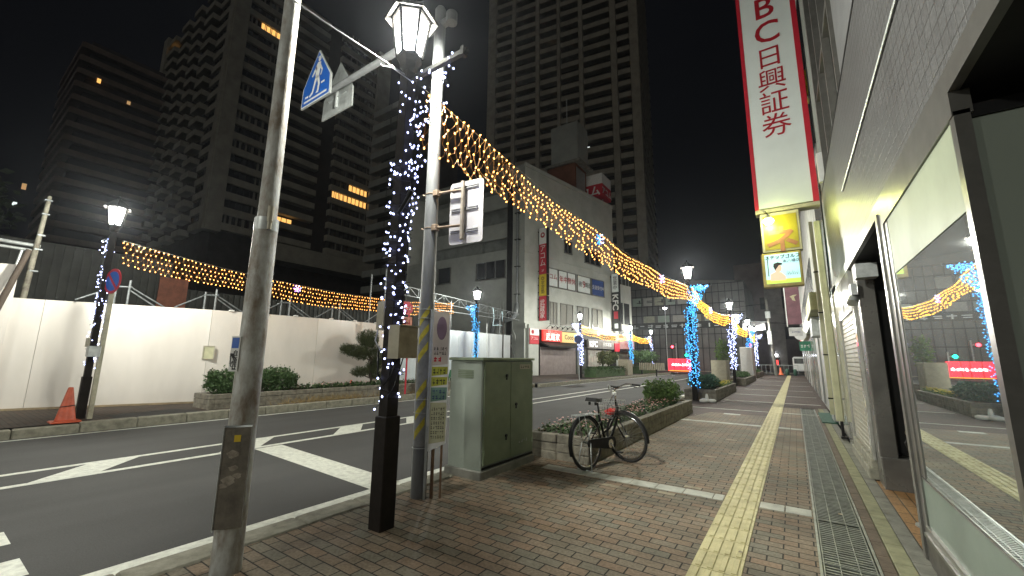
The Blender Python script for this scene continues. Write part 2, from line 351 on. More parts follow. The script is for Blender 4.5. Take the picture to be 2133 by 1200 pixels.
# near pavement
b=MB(); b.quad((-3.62,-8,0),(-.745,-8,0),(-.745,13.2,0),(-3.62,13.2,0)); b.quad((-.425,-8,0),(.02,-8,0),(.02,16,0),(-.425,16,0))
struct(b.build('pavement',M_brick))
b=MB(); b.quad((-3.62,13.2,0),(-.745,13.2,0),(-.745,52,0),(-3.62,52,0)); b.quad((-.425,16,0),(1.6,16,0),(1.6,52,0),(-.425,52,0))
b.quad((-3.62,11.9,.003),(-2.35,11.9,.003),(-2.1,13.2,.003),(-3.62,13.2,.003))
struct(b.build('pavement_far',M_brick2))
b=MB()
y=-8
while y<52:
    l=.6; b.bbox(-3.88,-3.622,y+.004,y+l-.004,-.3,.012,.012); y+=l
struct(b.build('kerb',M_kerb))
b=MB()
for y0 in (5.15,11.1,): 
    x=-2.95 if y0<6 else -2.5
    while x<-.75: b.bbox(x,min(x+.295,-.75),y0-.10,y0+.105,-.02,.006,.004); x+=.30
    b.bbox(-.42,-.21,y0-.10,y0+.105,-.02,.006,.004); b.bbox(-.2,.01,y0-.10,y0+.105,-.02,.006,.004)
for y0 in (14.2,17.5,21,25,30,36,43): b.box(-3.5 if y0<15 else -2.3,-.76,y0,y0+.10,-.02,.005); b.box(-.41,.6,y0,y0+.10,-.02,.005)
b.box(-1.75,-1.35,12.9,13.15,-.02,.005)
struct(b.build('white_pavement_slabs',M_slab))
b=MB(); R=random.Random(12)
for k in range(26):
    x=-3.6+.2*R.randint(0,17)+.1*R.randint(0,1); y=.6+.1*R.randint(0,110)
    if x>-3.5 and (x+.2<-.75 or .0>x>-.42): b.box(x+.006,min(x+.194,.01),y+.006,y+.094,-.01,.0025)
struct(b.build('odd_pavers',mat('odd_paver',(.30,.26,.18),.8,col2=(.20,.17,.12),ns=9,bump=.3)))
b=MB()
for k in range(46):
    x=R.uniform(-3.4,.4); y=R.uniform(1.5,24); r=R.uniform(.008,.03); a=R.uniform(0,3); c,s_=math.cos(a)*r,math.sin(a)*r
    b.add([(x-c,y-s_,.012),(x+s_,y-c,.016),(x+c,y+s_,.013),(x-s_*.6,y+c*.6,.02)],[(0,1,2,3)])
o=tag(b.build('litter',mat('litter',(.38,.34,.24),.8,col2=(.20,.14,.07),ns=3)),'small dry leaves and paper scraps scattered on the brick pavement','litter'); o['kind']='stuff'
# tactile paving
b=MB(); y=-8
while y<52:
    b.box(-.742,-.428,y+.003,y+.297,-.02,.004)
    if y<30:
        for k in range(4):
            xa=-.742+.022+k*.0765; b.bbox(xa,xa+.040,y+.02,y+.28,.002,.0105,.004)
    y+=.30
struct(b.build('tactile_paving',M_yel))
# drain channel with grating
b=MB(); b.box(.02,.38,-4,16,-.30,-.10); struct(b.build('drain_channel',M_dark))
b=MB()
b.box(.02,.038,-4,15.9,-.1,.010); b.box(.362,.38,-4,15.9,-.1,.010); b.box(.044,.052,-4,15.9,-.05,.006); b.box(.345,.353,-4,15.9,-.05,.006)
b.box(.140,.146,-4,15.9,-.03,.004); b.box(.25,.256,-4,15.9,-.03,.004)
y=-1
while y<15.9: b.box(.053,.344,y,y+.013,-.03,.002); y+=.048
y=1.
while y<15.9: b.box(.038,.362,y,y+.012,-.05,.0065); y+=1.0
struct(b.build('drain_grating',M_gcover))
b=MB(); y=-4
while y<16: b.bbox(.384,.465,y+.002,y+.298,-.05,.003,.003); y+=.3
struct(b.build('brown_edging',mat('brown_edging',(.135,.10,.07),.8,ns=6,bump=.4)))
b=MB(); y=-4.1
while y<16: b.bbox(.472,.585,y+.003,y+.397,-.05,.006,.004); y+=.4
struct(b.build('stone_edging',mat('mossy_stone',(.27,.27,.16),.85,col2=(.17,.17,.10),ns=6,bump=.5)))
b=MB(); y=-4
while y<16: b.bbox(.590,.70,y+.003,y+.597,-.05,.004,.004); y+=.6
struct(b.build('grey_edging',M_kerb2))
b=MB(); b.quad((.70,4.2,.006),(2.6,4.2,.006),(2.6,7,.006),(.70,7,.006)); struct(b.build('entrance_floor',M_otile))
# far-side pavement with kerb stones
b=MB(); b.quad((-19.6,-8,0),(-12.78,-8,0),(-12.78,19.5,0),(-19.6,19.5,0)); b.quad((-19.6,19.5,0),(-12.78,19.5,0),(-12.6,23,0),(-19.6,23,0)); b.quad((-22,23,0),(-12.6,23,0),(-12.6,52,0),(-22,52,0))
struct(b.build('far_pavement',brick('left_pavers',(.10,.07,.055),(.075,.065,.055),(.03,.025,.02),.2,.1,.006,dirt=.5)))
b=MB(); y=-7
while y<51:
    x0=-12.78 if y<20 else -12.45
    b.bbox(x0,x0+.19,y+.006,y+.924,-.3,.012 if not 1.9>y>-1 else -.02,.02); y+=.93
struct(b.build('far_kerb',M_kerb))
b=MB(); b.quad((-13.6,2.9,.006),(-12.8,2.9,.006),(-12.8,4.6,.006),(-13.9,4.3,.006)); b.quad((-13.2,21,.006),(-12.62,21,.006),(-12.62,26,.006),(-13.3,25,.006)); struct(b.build('asphalt_patch',M_asph2))
b=MB(); b.box(-15.2,-12.5,52,52.2,-.2,-.02)
struct(b.build('plaza_kerb',M_kerb))
b=MB(); b.quad((-60,62,-.05),(60,62,-.05),(60,110,-.05),(-60,110,-.05)); struct(b.build('plaza',mat('plaza_paving',(.12,.11,.10),.8,ns=2,bump=.2)))
b=MB(); b.box(-60,60,61.8,62,-.3,.02); struct(b.build('plaza_edge',M_kerb))
# ---------------------------------------------------------------- near shop building on the right
X0=.72
t=thing('shop_building','grey tiled shop building with large street window, dark entrance and steel shutter on the right','building',(X0,4,0))
b=MB(); b.box(X0,3.2,-3,9.85,2.82,4.66); b.build('tiled_wall',M_tile,t)
b=MB(); b.box(X0,3.2,-3,5.6,4.705,9.5); b.box(X0+.12,3.2,5.6,9.85,4.705,4.9); b.box(X0+.5,3.2,5.6,9.85,4.9,12); b.build('upper_wall',mat('upper_wall_panel',(.16,.165,.17),.4,ns=2,amt=.1),t)
b=MB(); b.box(X0-.02,X0+.02,-3,9.85,2.70,2.816); b.build('soffit_trim',M_alu,t)
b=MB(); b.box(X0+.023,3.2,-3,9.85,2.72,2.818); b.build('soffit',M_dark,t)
b=MB(); b.tube([(X0-.012,-3,3.66),(X0-.012,6.6,3.66)],.010); b.build('conduit',M_steel,t)
b=MB(); b.box(X0-.004,X0+.2,-3,9.85,4.662,4.70); b.build('ledge',M_black,t)
b=MB(); b.box(X0+.40,X0+.42,5.6,9.8,4.9,9); b.build('upper_window',M_glassd,t)
b=MB()
for y in (5.65,6.6,7.6,8.6,9.6): b.box(X0+.08,X0+.18,y,y+.07,4.9,9)
b.box(X0+.06,X0+.2,5.6,9.8,4.9,4.98); b.box(X0+.1,X0+.2,5.6,9.8,6.6,6.68); b.build('upper_frame',M_alu,t)
# street window y 2.6..4.42
b=MB(); b.box(X0-.02,X0+.06,4.40,4.52,.0,2.70); b.box(X0-.035,X0+.06,4.52,4.60,0,2.70); b.box(X0-.015,X0+.04,2.57,2.63,.0,2.60); b.box(X0-.02,X0+.05,2.57,4.40,2.58,2.70)
b.box(X0-.03,X0+.05,2.57,4.40,.235,.275); b.box(X0-.045,X0+.05,2.57,4.40,.205,.23); b.build('window_frame',M_alu,t)
b=MB(); b.box(X0-.004,X0+.01,2.63,4.40,.27,2.58); g=b.build('shop_window',M_shop,t)
b=MB(); b.box(X0-.009,X0-.0045,2.63,4.28,2.14,2.58); b.build('film',M_frost,g,label='pale frosted film across the top of the window')
b=MB(); b.box(X0-.009,X0-.0045,2.63,4.40,.275,.60); b.build('film',M_frost2,g,label='grey-green frosted film along the bottom of the window')
b=MB(); b.box(X0-.012,X0-.006,2.63,4.40,.60,.612); b.build('film_edge',M_alu,g)
b=MB(); b.box(X0-.03,X0+.06,2.4,4.40,-.05,.203); b.build('base_panel',mat('base_metal',(.15,.14,.13),.35,.5,ns=9),t)
b=MB(); b.box(X0-.01,X0,4.30,4.40,.62,2.58); b.build('jamb_strip',M_alu,t)
# recessed pane facing the street end
b=MB(); b.box(X0+.045,2.6,2.598,2.612,.27,2.56); g2=b.build('return_window',M_shop3,t)
b=MB(); b.box(X0+.045,2.6,2.58,2.63,2.56,2.62); b.box(1.30,1.33,2.585,2.597,.3,2.56); b.box(X0+.045,2.6,2.58,2.63,.0,.27); b.build('return_frame',M_black,t)
# entrance recess 4.6..6.7
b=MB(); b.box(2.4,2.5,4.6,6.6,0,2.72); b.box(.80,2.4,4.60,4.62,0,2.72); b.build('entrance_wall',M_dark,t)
b=MB(); b.box(1.7,1.72,4.75,5.9,.1,2.2); b.build('entrance_door',M_shop2,t)
b=MB(); b.bbox(.74,1.45,6.6,7.0,.0,.36,.01); b.build('plinth',M_gran,t)
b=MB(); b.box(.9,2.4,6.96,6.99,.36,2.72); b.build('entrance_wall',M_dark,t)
b=MB(); b.bbox(.735,.90,6.62,6.98,.36,2.72,.01); b.build('granite_pillar',M_gran,t,label='dark granite pillar with bright polished edge')
b=MB(); b.box(.705,.735,6.98,7.12,.25,2.5); b.build('pillar_edge',M_marb,t)
# shutter 7.12..9.0
b=MB(); z=.26
while z<2.12: 
    b.add([(.745,7.12,z),(.745,8.95,z),(.725,8.95,z+.008),(.725,7.12,z+.008),(.725,7.12,z+.058),(.725,8.95,z+.058),(.745,8.95,z+.066),(.745,7.12,z+.066)],[(0,3,2,1),(3,4,5,2),(4,7,6,5)]); z+=.066
b.box(.75,.8,7.12,8.95,.2,2.3); sh=b.build('shutter',M_shut,t)
b=MB(); b.box(.70,.80,7.12,8.98,2.14,2.70); b.box(.694,.70,8.1,8.12,2.14,2.7); b.build('shutter_box',M_marb,t)
b=MB(); b.bbox(.66,.80,7.1,9.0,.0,.13,.01); b.bbox(.69,.80,7.1,9.0,.13,.25,.01); b.build('step',M_kerb,t)
b=MB(); b.bbox(.70,.9,8.98,9.85,0,2.81,.01); b.build('stone_jamb',M_marb,t,label='pale polished stone jamb beyond the shutter')
b=MB(); b.box(.66,.72,6.55,6.75,2.28,2.42); b.box(.70,.9,6.3,6.5,2.45,2.62); b.cyl((.70,6.68,2.28),(.66,6.60,2.18),.05,.06); b.build('security_camera',M_steel,t)
# entrance hand rail post with tap
t=thing('standpipe','short grey pipe post with a shiny chrome valve and hose in the dark entrance','pipe',(.84,5.0,0))
b=MB(); b.cyl((.86,5.35,.0),(.86,5.35,.74),.032); b.cyl((.86,5.35,0),(.86,5.35,.02),.09); b.build('post',M_steel,t)
b=MB(); b.cyl((.86,5.35,.74),(.86,5.35,.86),.045); b.cyl((.88,5.55,.83),(.80,5.20,.83),.022); b.cyl((.80,5.2,.83),(.79,5.15,.83),.03); b.build('valve',M_chrome,t)
b=MB(); b.tube([(.82,5.3,.80),(.78,5.3,.72),(.80,5.34,.66),(.86,5.36,.64),(.90,5.33,.70)],.012,6); b.build('hose',M_rub,t)
# ---------------------------------------------------------------- neighbouring shop fronts on the right
t=thing('marble_shopfront','pale marble shop front lit yellow-green by the sign lamp, next past the tiled wall','building',(.72,11,0))
b=MB(); b.box(.74,3,9.88,12.4,0,5.6); b.build('wall',M_marb,t)
b=MB(); b.box(.72,.736,10.0,11.2,2.95,4.3); b.build('window',glassy('blue_pane',(.12,.2,.26),.1,.4),t)
b=MB(); b.box(.76,2.9,9.9,12.4,5.6,14); b.build('upper_wall',M_wall,t)
b=MB(); b.box(.735,.758,9.95,10.9,5.9,9.5); b.build('tall_window',M_glassd,t)
b=MB(); b.box(.71,.733,10.1,10.5,7.1,7.7); b.build('yellow_notice',M_yels,t)
b=MB(); b.tube([(.72,9.96,4.6),(.70,9.9,3.4),(.69,9.95,2.8),(.71,10.4,2.75)],.012); b.tube([(.73,9.9,5.2),(.70,9.86,3.9),(.69,9.9,2.9)],.010); b.build('cable',M_black,t)
t=thing('pipe_shopfront','narrow shop front with cream drain pipes and grey doors beyond the marble front','building',(.72,14,0))
b=MB(); b.box(.74,3,12.4,17,0,8.5); b.build('wall',mat('shop_wall2',(.42,.43,.38),.6,ns=2),t)
b=MB(); b.box(.66,.735,12.7,13.5,.05,2.7); b.build('door',M_door,t); b=MB(); b.box(.66,.735,13.7,14.6,.3,2.6); b.build('door',mat('door_grey',(.35,.37,.38),.4,ns=3),t)
b=MB(); b.box(.45,.75,12.8,16.5,2.75,3.2); b.build('canopy',mat('canopy_lime',(.42,.42,.22),.6,ns=3),t)
b=MB(); b.box(.50,.735,14.8,16.4,2.2,2.74); b.build('louvre_box',M_steel,t)
t=thing('drain_pipe','tall cream drain pipe with brackets running down the shop fronts','pipe',(.65,12.3,0))
b=MB(); b.box(.58,.66,12.25,12.33,.25,4.9); b.build('pipe',M_cream,t); b=MB()
for z in (.6,1.6,2.6,3.6): b.box(.57,.73,12.24,12.34,z,z+.03)
b.build('bracket',M_black,t)
t=thing('drain_pipe','thick yellowish square pipe with black foot beside the stone jamb','pipe',(.65,10.2,0))
b=MB(); b.bbox(.56,.68,10.1,10.28,.35,4.3,.02); b.build('pipe',M_cream,t); b=MB(); b.cyl((.64,10.19,.02),(.64,10.19,.35),.025); b.box(.60,.7,10.1,10.28,.03,.07); b.build('foot',M_black,t)
t=thing('doormat','dark green doormat in front of the narrow shop','mat',(.4,14.6,0)); b=MB(); b.box(.42,.72,12.6,14.9,.004,.03); b.build('mat',mat('mat_green',(.02,.09,.06),.8,ns=20),t)
Fr=[(17,23,7.6,(.36,.36,.34)),(23,30,10,(.30,.28,.27)),(30,38,7,(.38,.38,.36)),(38,50,9,(.26,.25,.25))]
lab=['pale shop building with white roller doors, third down the right side','brown-grey shop building behind the hanging maroon banner','light shop building further down the right side','dim last shop building at the far right corner']
for i,(y0,y1,h,c) in enumerate(Fr):
    t=thing('shop_building',lab[i],'building',(.72,(y0+y1)/2,0),'shop buildings down the right side')
    b=MB(); b.box(.74,4,y0+.01,y1-.01,0,h); b.build('wall',mat('shopwall%d'%i,c,.6,ns=1.5),t)
    n=int((y1-y0)/2)
    for k in range(n):
        ya=y0+(y1-y0)*(k+.08)/n; yb=y0+(y1-y0)*(k+.9)/n
        b=MB(); b.box(.69,.738,ya,yb,.1,2.5); b.build('door',[M_door,M_shop2,M_marb][(k+i)%3],t)
        b=MB(); b.box(.71,.738,ya,yb,3.6,5.0); b.build('window',M_glassd,t)
    b=MB(); b.box(.55,.738,y0+.1,y1-.1,2.7,3.3); b.build('fascia',[M_door,M_cream,M_steel,M_red][i],t)
# AC / junction box by the banner
t=thing('wall_box','small pale grey metal box on the wall right of the tall banner sign','box',(.85,9.95,5.2))
b=MB(); b.bbox(.72,1.0,9.8,9.99,5.0,5.62,.01); b.build('housing',M_white,t); b=MB(); b.tube([(.8,9.86,5.0),(.78,9.84,4.7)],.015); b.build('cable',M_black,t)
# ---------------------------------------------------------------- tall projecting banner
t=thing('banner_sign','tall white vertical sign with red edges and red lettering projecting over the pavement','sign',(.15,10,4.66))
b=MB(); b.box(-.42,.68,10.0,10.28,4.70,10.6); b.build('panel',M_banner,t)
b=MB(); b.box(-.43,-.355,9.99,10.29,4.68,10.62); b.box(.60,.70,9.99,10.29,4.68,10.62); b.build('red_edge',M_red,t)
b=MB(); b.box(-.43,.70,10.0,10.28,4.60,4.678); b.build('bottom_tray',M_beige,t)
for ch,z,sz in (('M',10.15,.66),('B',9.50,.74),('C',8.86,.74),('日',8.21,.56),('興',7.66,.57),('証',7.11,.57),('券',6.56,.57)):
    text(ch,sz,M_redt,(.12,9.99,z),(1,0,0),(0,0,1),t,name='letter',bold=.0 if z<8.5 else .006)
# yellow box sign and golf sign
t=thing('box_sign','yellow light box sign with a brown character hanging below the tall banner','sign',(.02,10,3.8))
b=MB(); b.bbox(-.36,.34,9.98,10.22,3.72,4.58,.015); b.build('housing',M_beige,t)
b=MB(); b.box(-.31,.29,9.972,9.978,3.76,4.50); b.build('panel',mat('sign_mustard',(.30,.245,.015),.4,ns=3,amt=.15),t)
text('ネ',.60,mat('brown_letter',(.30,.12,.07),.5,ns=5),(-.0,9.968,3.98),(1,0,0),(0,0,1),t,name='letter',bold=.015)
t=thing('box_sign','lit white box sign for a golf school with a player portrait, under the yellow sign','sign',(.02,10,3.4))
b=MB(); b.bbox(-.40,.30,9.98,10.22,2.98,3.70,.015); b.build('housing',mat('sign_brass',(.42,.33,.10),.5,ns=5),t)
b=MB(); b.box(-.34,.25,9.972,9.978,3.04,3.66); b.build('lit_panel',emit('golf_panel',(.45,.80,.88),.17),t)
b=MB(); b.box(-.34,.25,9.968,9.971,3.04,3.13); b.build('green_strip',emit('golf_green',(.55,.8,.1),.14),t)
text('ステップゴルフ',.088,M_blk,(-.03,9.966,3.60),(1,0,0),(0,0,1),t,bold=.002); text('本八幡店',.075,M_blk,(.12,9.966,3.50),(1,0,0),(0,0,1),t)
b=MB()
pc=(-.13,3.36)
def disc(b,cx,cz,rx,rz_,y,n=18): b.add([(cx+rx*math.cos(2*PI*i/n),y,cz+rz_*math.sin(2*PI*i/n)) for i in range(n)],[tuple(range(n))])
disc(b,-.12,3.36,.065,.085,9.9665); b.build('portrait_face',emit('skin_print',(.75,.5,.4),.11,'NONE'),t)
b=MB(); b.add([(-.20,9.9655,3.40),(-.19,9.9655,3.46),(-.12,9.9655,3.485),(-.04,9.9655,3.46),(-.045,9.9655,3.43),(-.10,9.9655,3.42),(-.17,9.9655,3.32)],[(0,1,2,3,4,5,6)]); b.box(-.30,-.285,9.9655,9.967,3.2,3.62); b.build('portrait_cap',M_blk,t)
b=MB(); b.add([(-.27,9.9658,3.10),(-.26,9.9658,3.24),(-.16,9.9658,3.29),(-.07,9.9658,3.27),(.0,9.9658,3.18),(.0,9.9658,3.10)],[(0,1,2,3,4,5)]); b.build('portrait_shirt',emit('shirt_print',(1,.5,.38),.14,'NONE'),t)
b=MB()
for k in range(7):
    a=.04*k; b.tube([(.02+.03*k,9.965,3.2+.015*(k%2)),(.035+.03*k,9.965,3.30-.02*(k%3)),(.05+.03*k,9.965,3.2)],.003,3)
b.build('signature',M_blk,t)
t=thing('flood_lamp','small round lamp glowing yellow-white in front of the yellow sign','lamp',(-.2,9.7,4.3))
b=MB(); b.tube([(-.28,9.98,4.62),(-.24,9.8,4.56),(-.2,9.72,4.46)],.012,6); b.build('arm',M_black,t)
b=MB(); b.lathe([(.02,.10),(.05,.08),(.075,.0)],(-.2,9.72,4.36),14); b.build('lamp_shade',M_beige,t)
b=MB(); b.lathe([(.01,-.11),(.06,-.095),(.095,-.045),(.09,-.01),(.06,.0)],(-.2,9.72,4.36),14); b.build('bulb',emit('flood_bulb',(.93,1,.30),42),t)
# far hanging signs
t=thing('hanging_banner','maroon vertical banner sign hanging over the far pavement','sign',(.15,18,3))
b=MB(); b.box(-.09,.34,18,18.12,2.78,4.9); b.build('panel',mat('maroon',(.16,.07,.09),.6,ns=3),t); b=MB(); b.box(-.12,-.09,17.99,18.13,2.7,4.95); b.build('edge',M_white,t)
b=MB(); b.add([(.05,17.99,3.8),(.16,17.99,3.85),(.28,17.99,3.86),(.18,17.99,3.78),(.22,17.99,3.62),(.12,17.99,3.66),(.1,17.99,3.74)],[(0,1,2,3,4,5,6)]); b.build('emblem',mat('emblem_tan',(.42,.38,.24),.5),t)
t=thing('box_sign','small pale light box sign below the maroon banner','sign',(.1,18,2.5)); b=MB(); b.bbox(-.08,.33,18,18.15,2.36,2.66,.01); b.build('housing',mat('pale_box',(.5,.5,.5),.5),t); b=MB(); scribble(b,(.14,17.998,2.5),(1,0,0),(0,0,1),.26,.07,6,3,.2); b.build('print',M_navy,t)
t=thing('round_sign','round white sign on the shop wall above a green sign','sign',(.3,22,3)); b=MB(); b.cyl((.3,22,2.6),(.3,22.06,2.6),.22,n=20); b.build('disc',M_white,t); b=MB(); b.tube([(.3,22.03,2.6),(.72,22.03,2.6)],.015); b.build('bracket',M_black,t)
t=thing('green_sign','small green rectangular sign under the round white sign','sign',(.45,24,2.2)); b=MB(); b.box(.25,.70,24,24.05,1.95,2.4); b.build('panel',mat('sign_green',(.02,.22,.12),.5),t); b=MB(); scribble(b,(.47,23.998,2.18),(1,0,0),(0,0,1),.36,.2,3,5,.2); b.build('print',M_white,t)
# ---------------------------------------------------------------- street lamps
def lamp(label,loc,s,group='street lamps along the road'):
    t=thing('street_lamp',label,'street lamp',loc,group)
    l=bpy.data.lights.new('lamp_light','POINT'); l.energy=700; l.color=(.98,.975,.86); l.shadow_soft_size=.10
    o=bpy.data.objects.new('lamp_light',l); COL.objects.link(o); o.parent=t; o.location=(0,0,4.85)
    b=MB(); b.bbox(-.080,.080,-.080,.080,0,.93,.008); b.build('base_sleeve',M_brown,t,w=False)
    b=MB(); b.bbox(-.061,.061,-.061,.061,.93,4.36,.006); b.lathe([(.04,4.36),(.09,4.40),(.10,4.46),(.135,4.50),(.135,4.53)],n=6,smooth=False); b.build('post',M_brown,t,w=False)
    b=MB(); b.box(min(0,s*.80),max(0,s*.80),-.022,.022,4.24,4.285); b.box(s*.76-.02,s*.76+.02,-.03,.03,4.22,4.31); b.build('cross_arm',M_black,t,w=False)
    ph=PI/6+.25
    def hx(r,z): return [(r*math.cos(ph+PI/3*i),r*math.sin(ph+PI/3*i),z) for i in range(6)]
    b=MB(); a=hx(.118,4.54)+hx(.185,4.985); b.add(a,[(i,(i+1)%6,6+(i+1)%6,6+i) for i in range(6)]); b.build('glass',M_lit,t,w=False)
    b=MB()
    for p,q in zip(hx(.124,4.53),hx(.195,4.99)): b.cyl(p,q,.017,n=5)
    for i in range(6):
        for z,r in ((4.535,.124),(4.985,.195)): p=hx(r,z); b.cyl(p[i],p[(i+1)%6],.014,n=5)
    b.build('lantern_frame',M_lfr,t,w=False)
    b=MB(); A=[hx(.19,4.99),hx(.215,5.0),hx(.275,4.965),hx(.285,4.98),hx(.215,5.06),hx(.06,5.19),hx(.03,5.20),hx(.025,5.27)]
    b.add([p for r in A for p in r],[(k*6+i,k*6+(i+1)%6,(k+1)*6+(i+1)%6,(k+1)*6+i) for k in range(len(A)-1) for i in range(6)]+[tuple(range(42,48)),tuple(range(5,-1,-1))]); b.build('roof',M_roof,t,w=False)
    return t
random.seed(11)
LP=[('nearest tall brown street lamp with a bright hexagonal lantern beside the grey sign pole',(-3.06,2.52,0),1),
('street lamp wrapped in blue lights at the front of the second right planter',(-3.13,16.55,0),1),
('street lamp wrapped in white lights behind the beige cabinet on the right pavement',(-3.05,28.2,0),1),
('street lamp wrapped in blue lights, third along the right kerb beyond the cabinet',(-3.15,41.1,0),1),
('street lamp wrapped in white lights at the far end of the right pavement',(-3.3,51.0,0),1),
('street lamp with bright lantern beside the orange cone at the left',(-13.45,2.42,0),-1),
('street lamp wrapped in blue lights behind the green cabinet, in front of the hoarding',(-13.8,16.85,0),-1),
('street lamp wrapped in white lights by the shuttered noodle shop',(-13.86,29.9,0),-1),
('street lamp wrapped in blue lights across the road past the clipped hedge',(-14.2,43.2,0),-1),
('last street lamp on the far left pavement, wrapped in white lights',(-14.1,50.6,0),-1)]
for l,p,s in LP: lamp(l,p,s)
lamp('street lamp further back along the near kerb',(-3.06,-10.5,0),1); lamp('street lamp further back on the far pavement',(-13.45,-9.5,0),-1)
# ---------------------------------------------------------------- lights wound round the posts
def bulb_parts(pts,r,m,parent,n_ind=100,alt=None):
    """the nearest bulbs one by one, the rest as one part"""
    pts=sorted(pts,key=lambda p:(Vector(p)-Vector((0,0,1.45))).length)
    me=None
    b=MB(); b.octa((0,0,0),r); me_o=b.build('bulb',m,parent,w=False); off=parent.location
    for i,p in enumerate(pts[:n_ind]):
        o=me_o if i==0 else me_o.copy()
        if i: COL.objects.link(o)
        o.location=Vector(p)-off; o.rotation_euler=(random.uniform(-1,1),random.uniform(-1,1),0)
    if pts[n_ind:]:
        b=MB()
        for p in pts[n_ind:]: b.octa(p,r)
        o=b.build('bulb',m,parent); o['kind']='stuff'
def wrap(label,base,s,n,m,r,near,wire,R=.13,z0=.95,m2=None,r2=0):
    FR=.62 if near and not m2 else .68
    x,y,_=base; t=thing('string_lights',label,'string lights',(x,y,0),'lights wound round the lamp posts')
    pts=[]
    for i in range(int(n*FR)):
        z=z0+(3.4-z0)*((i+random.random()*.9)/(n*FR))**(.72 if n==300 else .85); a=random.uniform(0,2*PI); q=R*(random.uniform(.55,1.1) if near and not m2 else random.uniform(.15,1.1))
        q*=1+max(0,z-2.6)*.35; pts.append((x+q*math.cos(a)+s*max(0,z-2.7)*.12,y+q*math.sin(a),z))
    while len(pts)<n:
        u,v=random.random(),random.random()
        if u+v>1: u,v=1-u,1-v
        pts.append((x+s*(u*.78)-s*.06*(1-u),y+random.uniform(-.09,.09),4.27-v*1.25-u*.02+random.uniform(-.03,.03)))
    b=MB()
    srt=sorted(pts[:int(n*FR)],key=lambda p:p[2])
    for i in range(len(srt)-1):
        p,q=Vector(srt[i]),Vector(srt[i+1]); 
        if (p-q).length<.6:
            mid=(p+q)/2; d=Vector((mid.x-x,mid.y-y,0)); 
            if d.length>.001: d=d.normalized()*R*1.0
            mid=Vector((x+d.x,y+d.y,mid.z)); b.tube([p,mid,q],.0028,3)
    tri=pts[int(n*FR):]
    for p in tri:
        qs=sorted(tri,key=lambda q:(Vector(q)-Vector(p)).length)[1:3]
        for q in qs: b.tube([p,q],.0022,3)
    b.build('wire',wire,t)
    if near: bulb_parts(pts,r,m,t)
    else:
        b=MB()
        for p in pts: b.octa(p,r)
        b.build('bulb',m,t)['kind']='stuff'
    if m2:
        b=MB()
        for p in pts: b.octa((p[0]+.004,p[1]-r*.6,p[2]),r2)
        b.build('bulb_core',m2,t)['kind']='stuff'
wrap('cool white string lights wound round the nearest lamp post',LP[0][1],1,300,M_bw,.0108,True,M_wired)
wrap('blue string lights round the lamp post at the second right planter',LP[1][1],1,880,M_bb,.022,True,M_navy,R=.215,z0=.45,m2=M_bbw,r2=.0115)
wrap('violet-white string lights round the lamp post behind the beige cabinet',LP[2][1],1,420,M_bw,.019,False,M_wired,R=.22)
wrap('blue string lights round the third lamp post along the right kerb',LP[3][1],1,520,M_bb,.030,False,M_navy,R=.22,m2=M_bbw,r2=.014)
wrap('white string lights round the last lamp post on the right pavement',LP[4][1],1,170,M_bw,.026,False,M_wired,R=.16)
wrap('white string lights round the lamp post beside the orange cone',LP[5][1],-1,150,M_bw,.014,True,M_wired,R=.12,z0=1.1)
wrap('blue string lights round the lamp post in front of the hoarding',LP[6][1],-1,460,M_bb,.024,False,M_navy,R=.17,m2=M_bbw,r2=.013)
wrap('white string lights round the lamp post by the shuttered noodle shop',LP[7][1],-1,380,M_bw,.022,False,M_wirew,R=.22)
wrap('blue string lights round the lamp post past the clipped hedge',LP[8][1],-1,340,M_bb,.038,False,M_navy,R=.22,m2=M_bbw,r2=.018)
wrap('white string lights round the last lamp post on the far left pavement',LP[9][1],-1,120,M_bw,.026,False,M_wired,R=.15)
# ---------------------------------------------------------------- golden light nets between the lamps
def net(label,x0,y0,x1,y1,zt,depth,cols,rows,r,near,orn=()):
    t=thing('light_net',label,'light net',((x0+x1)/2,(y0+y1)/2,3.8),'golden light nets hung between the lamps')
    def top(u): 
        return zt[0]*(1-u)*(1-2*u)+zt[1]*4*u*(1-u)+zt[2]*u*(2*u-1)
    P={}; pts=[]
    for i in range(cols+1):
        for j in range(rows):
            u=(i+(.5 if j%2 else 0)+random.uniform(-.22,.22))/cols
            if u>1 or u<0: continue
            d=depth*(1+.08*math.sin(u*PI*6))
            p=(x0+(x1-x0)*u+random.uniform(-.05,.05)*(j/rows+.2)+.05*math.sin(u*23+j), y0+(y1-y0)*u, top(u)-.03-d*(j+random.uniform(-.10,.10))/(rows-1)*1.0)
            P[i,j]=p; pts.append(p)
    b=MB()
    for (i,j),p in P.items():
        for q in ((i,j+1),(i+(1 if j%2 else -1),j+1)):
            if q in P:
                a=Vector(p); c=Vector(P[q]); m=(a+c)/2+Vector((random.uniform(-.015,.015),random.uniform(-.03,.03),-.02)); b.tube([a,m,c],.0022 if near else .003,3)
    b.build('net_wire',M_wireglow,t)
    b=MB(); b.tube([(x0+(x1-x0)*k/24,y0+(y1-y0)*k/24,top(k/24)+.01) for k in range(25)],.004 if near else .008,4); b.build('support_wire',M_steel,t)
    if near: bulb_parts(pts,r,M_bg,t)
    else:
        b=MB()
        for p in pts: b.octa(p,r)
        b.build('bulb',M_bg2,t)['kind']='stuff'
    return t
net('long golden light net from the nearest lamp to the blue-wrapped lamp over the right kerb',-3.05,2.70,-3.08,16.45,(4.30,3.92,4.24),.54,132,6,.0135,True)
net('golden light net hung from the second to the third lamp over the right kerb',-3.08,16.65,-3.05,28.1,(4.30,3.84,4.25),.50,90,5,.019,False)
net('golden light net hung from the third to the fourth lamp over the right kerb',-3.05,28.3,-3.15,41.0,(4.30,3.84,4.25),.50,80,4,.024,False)
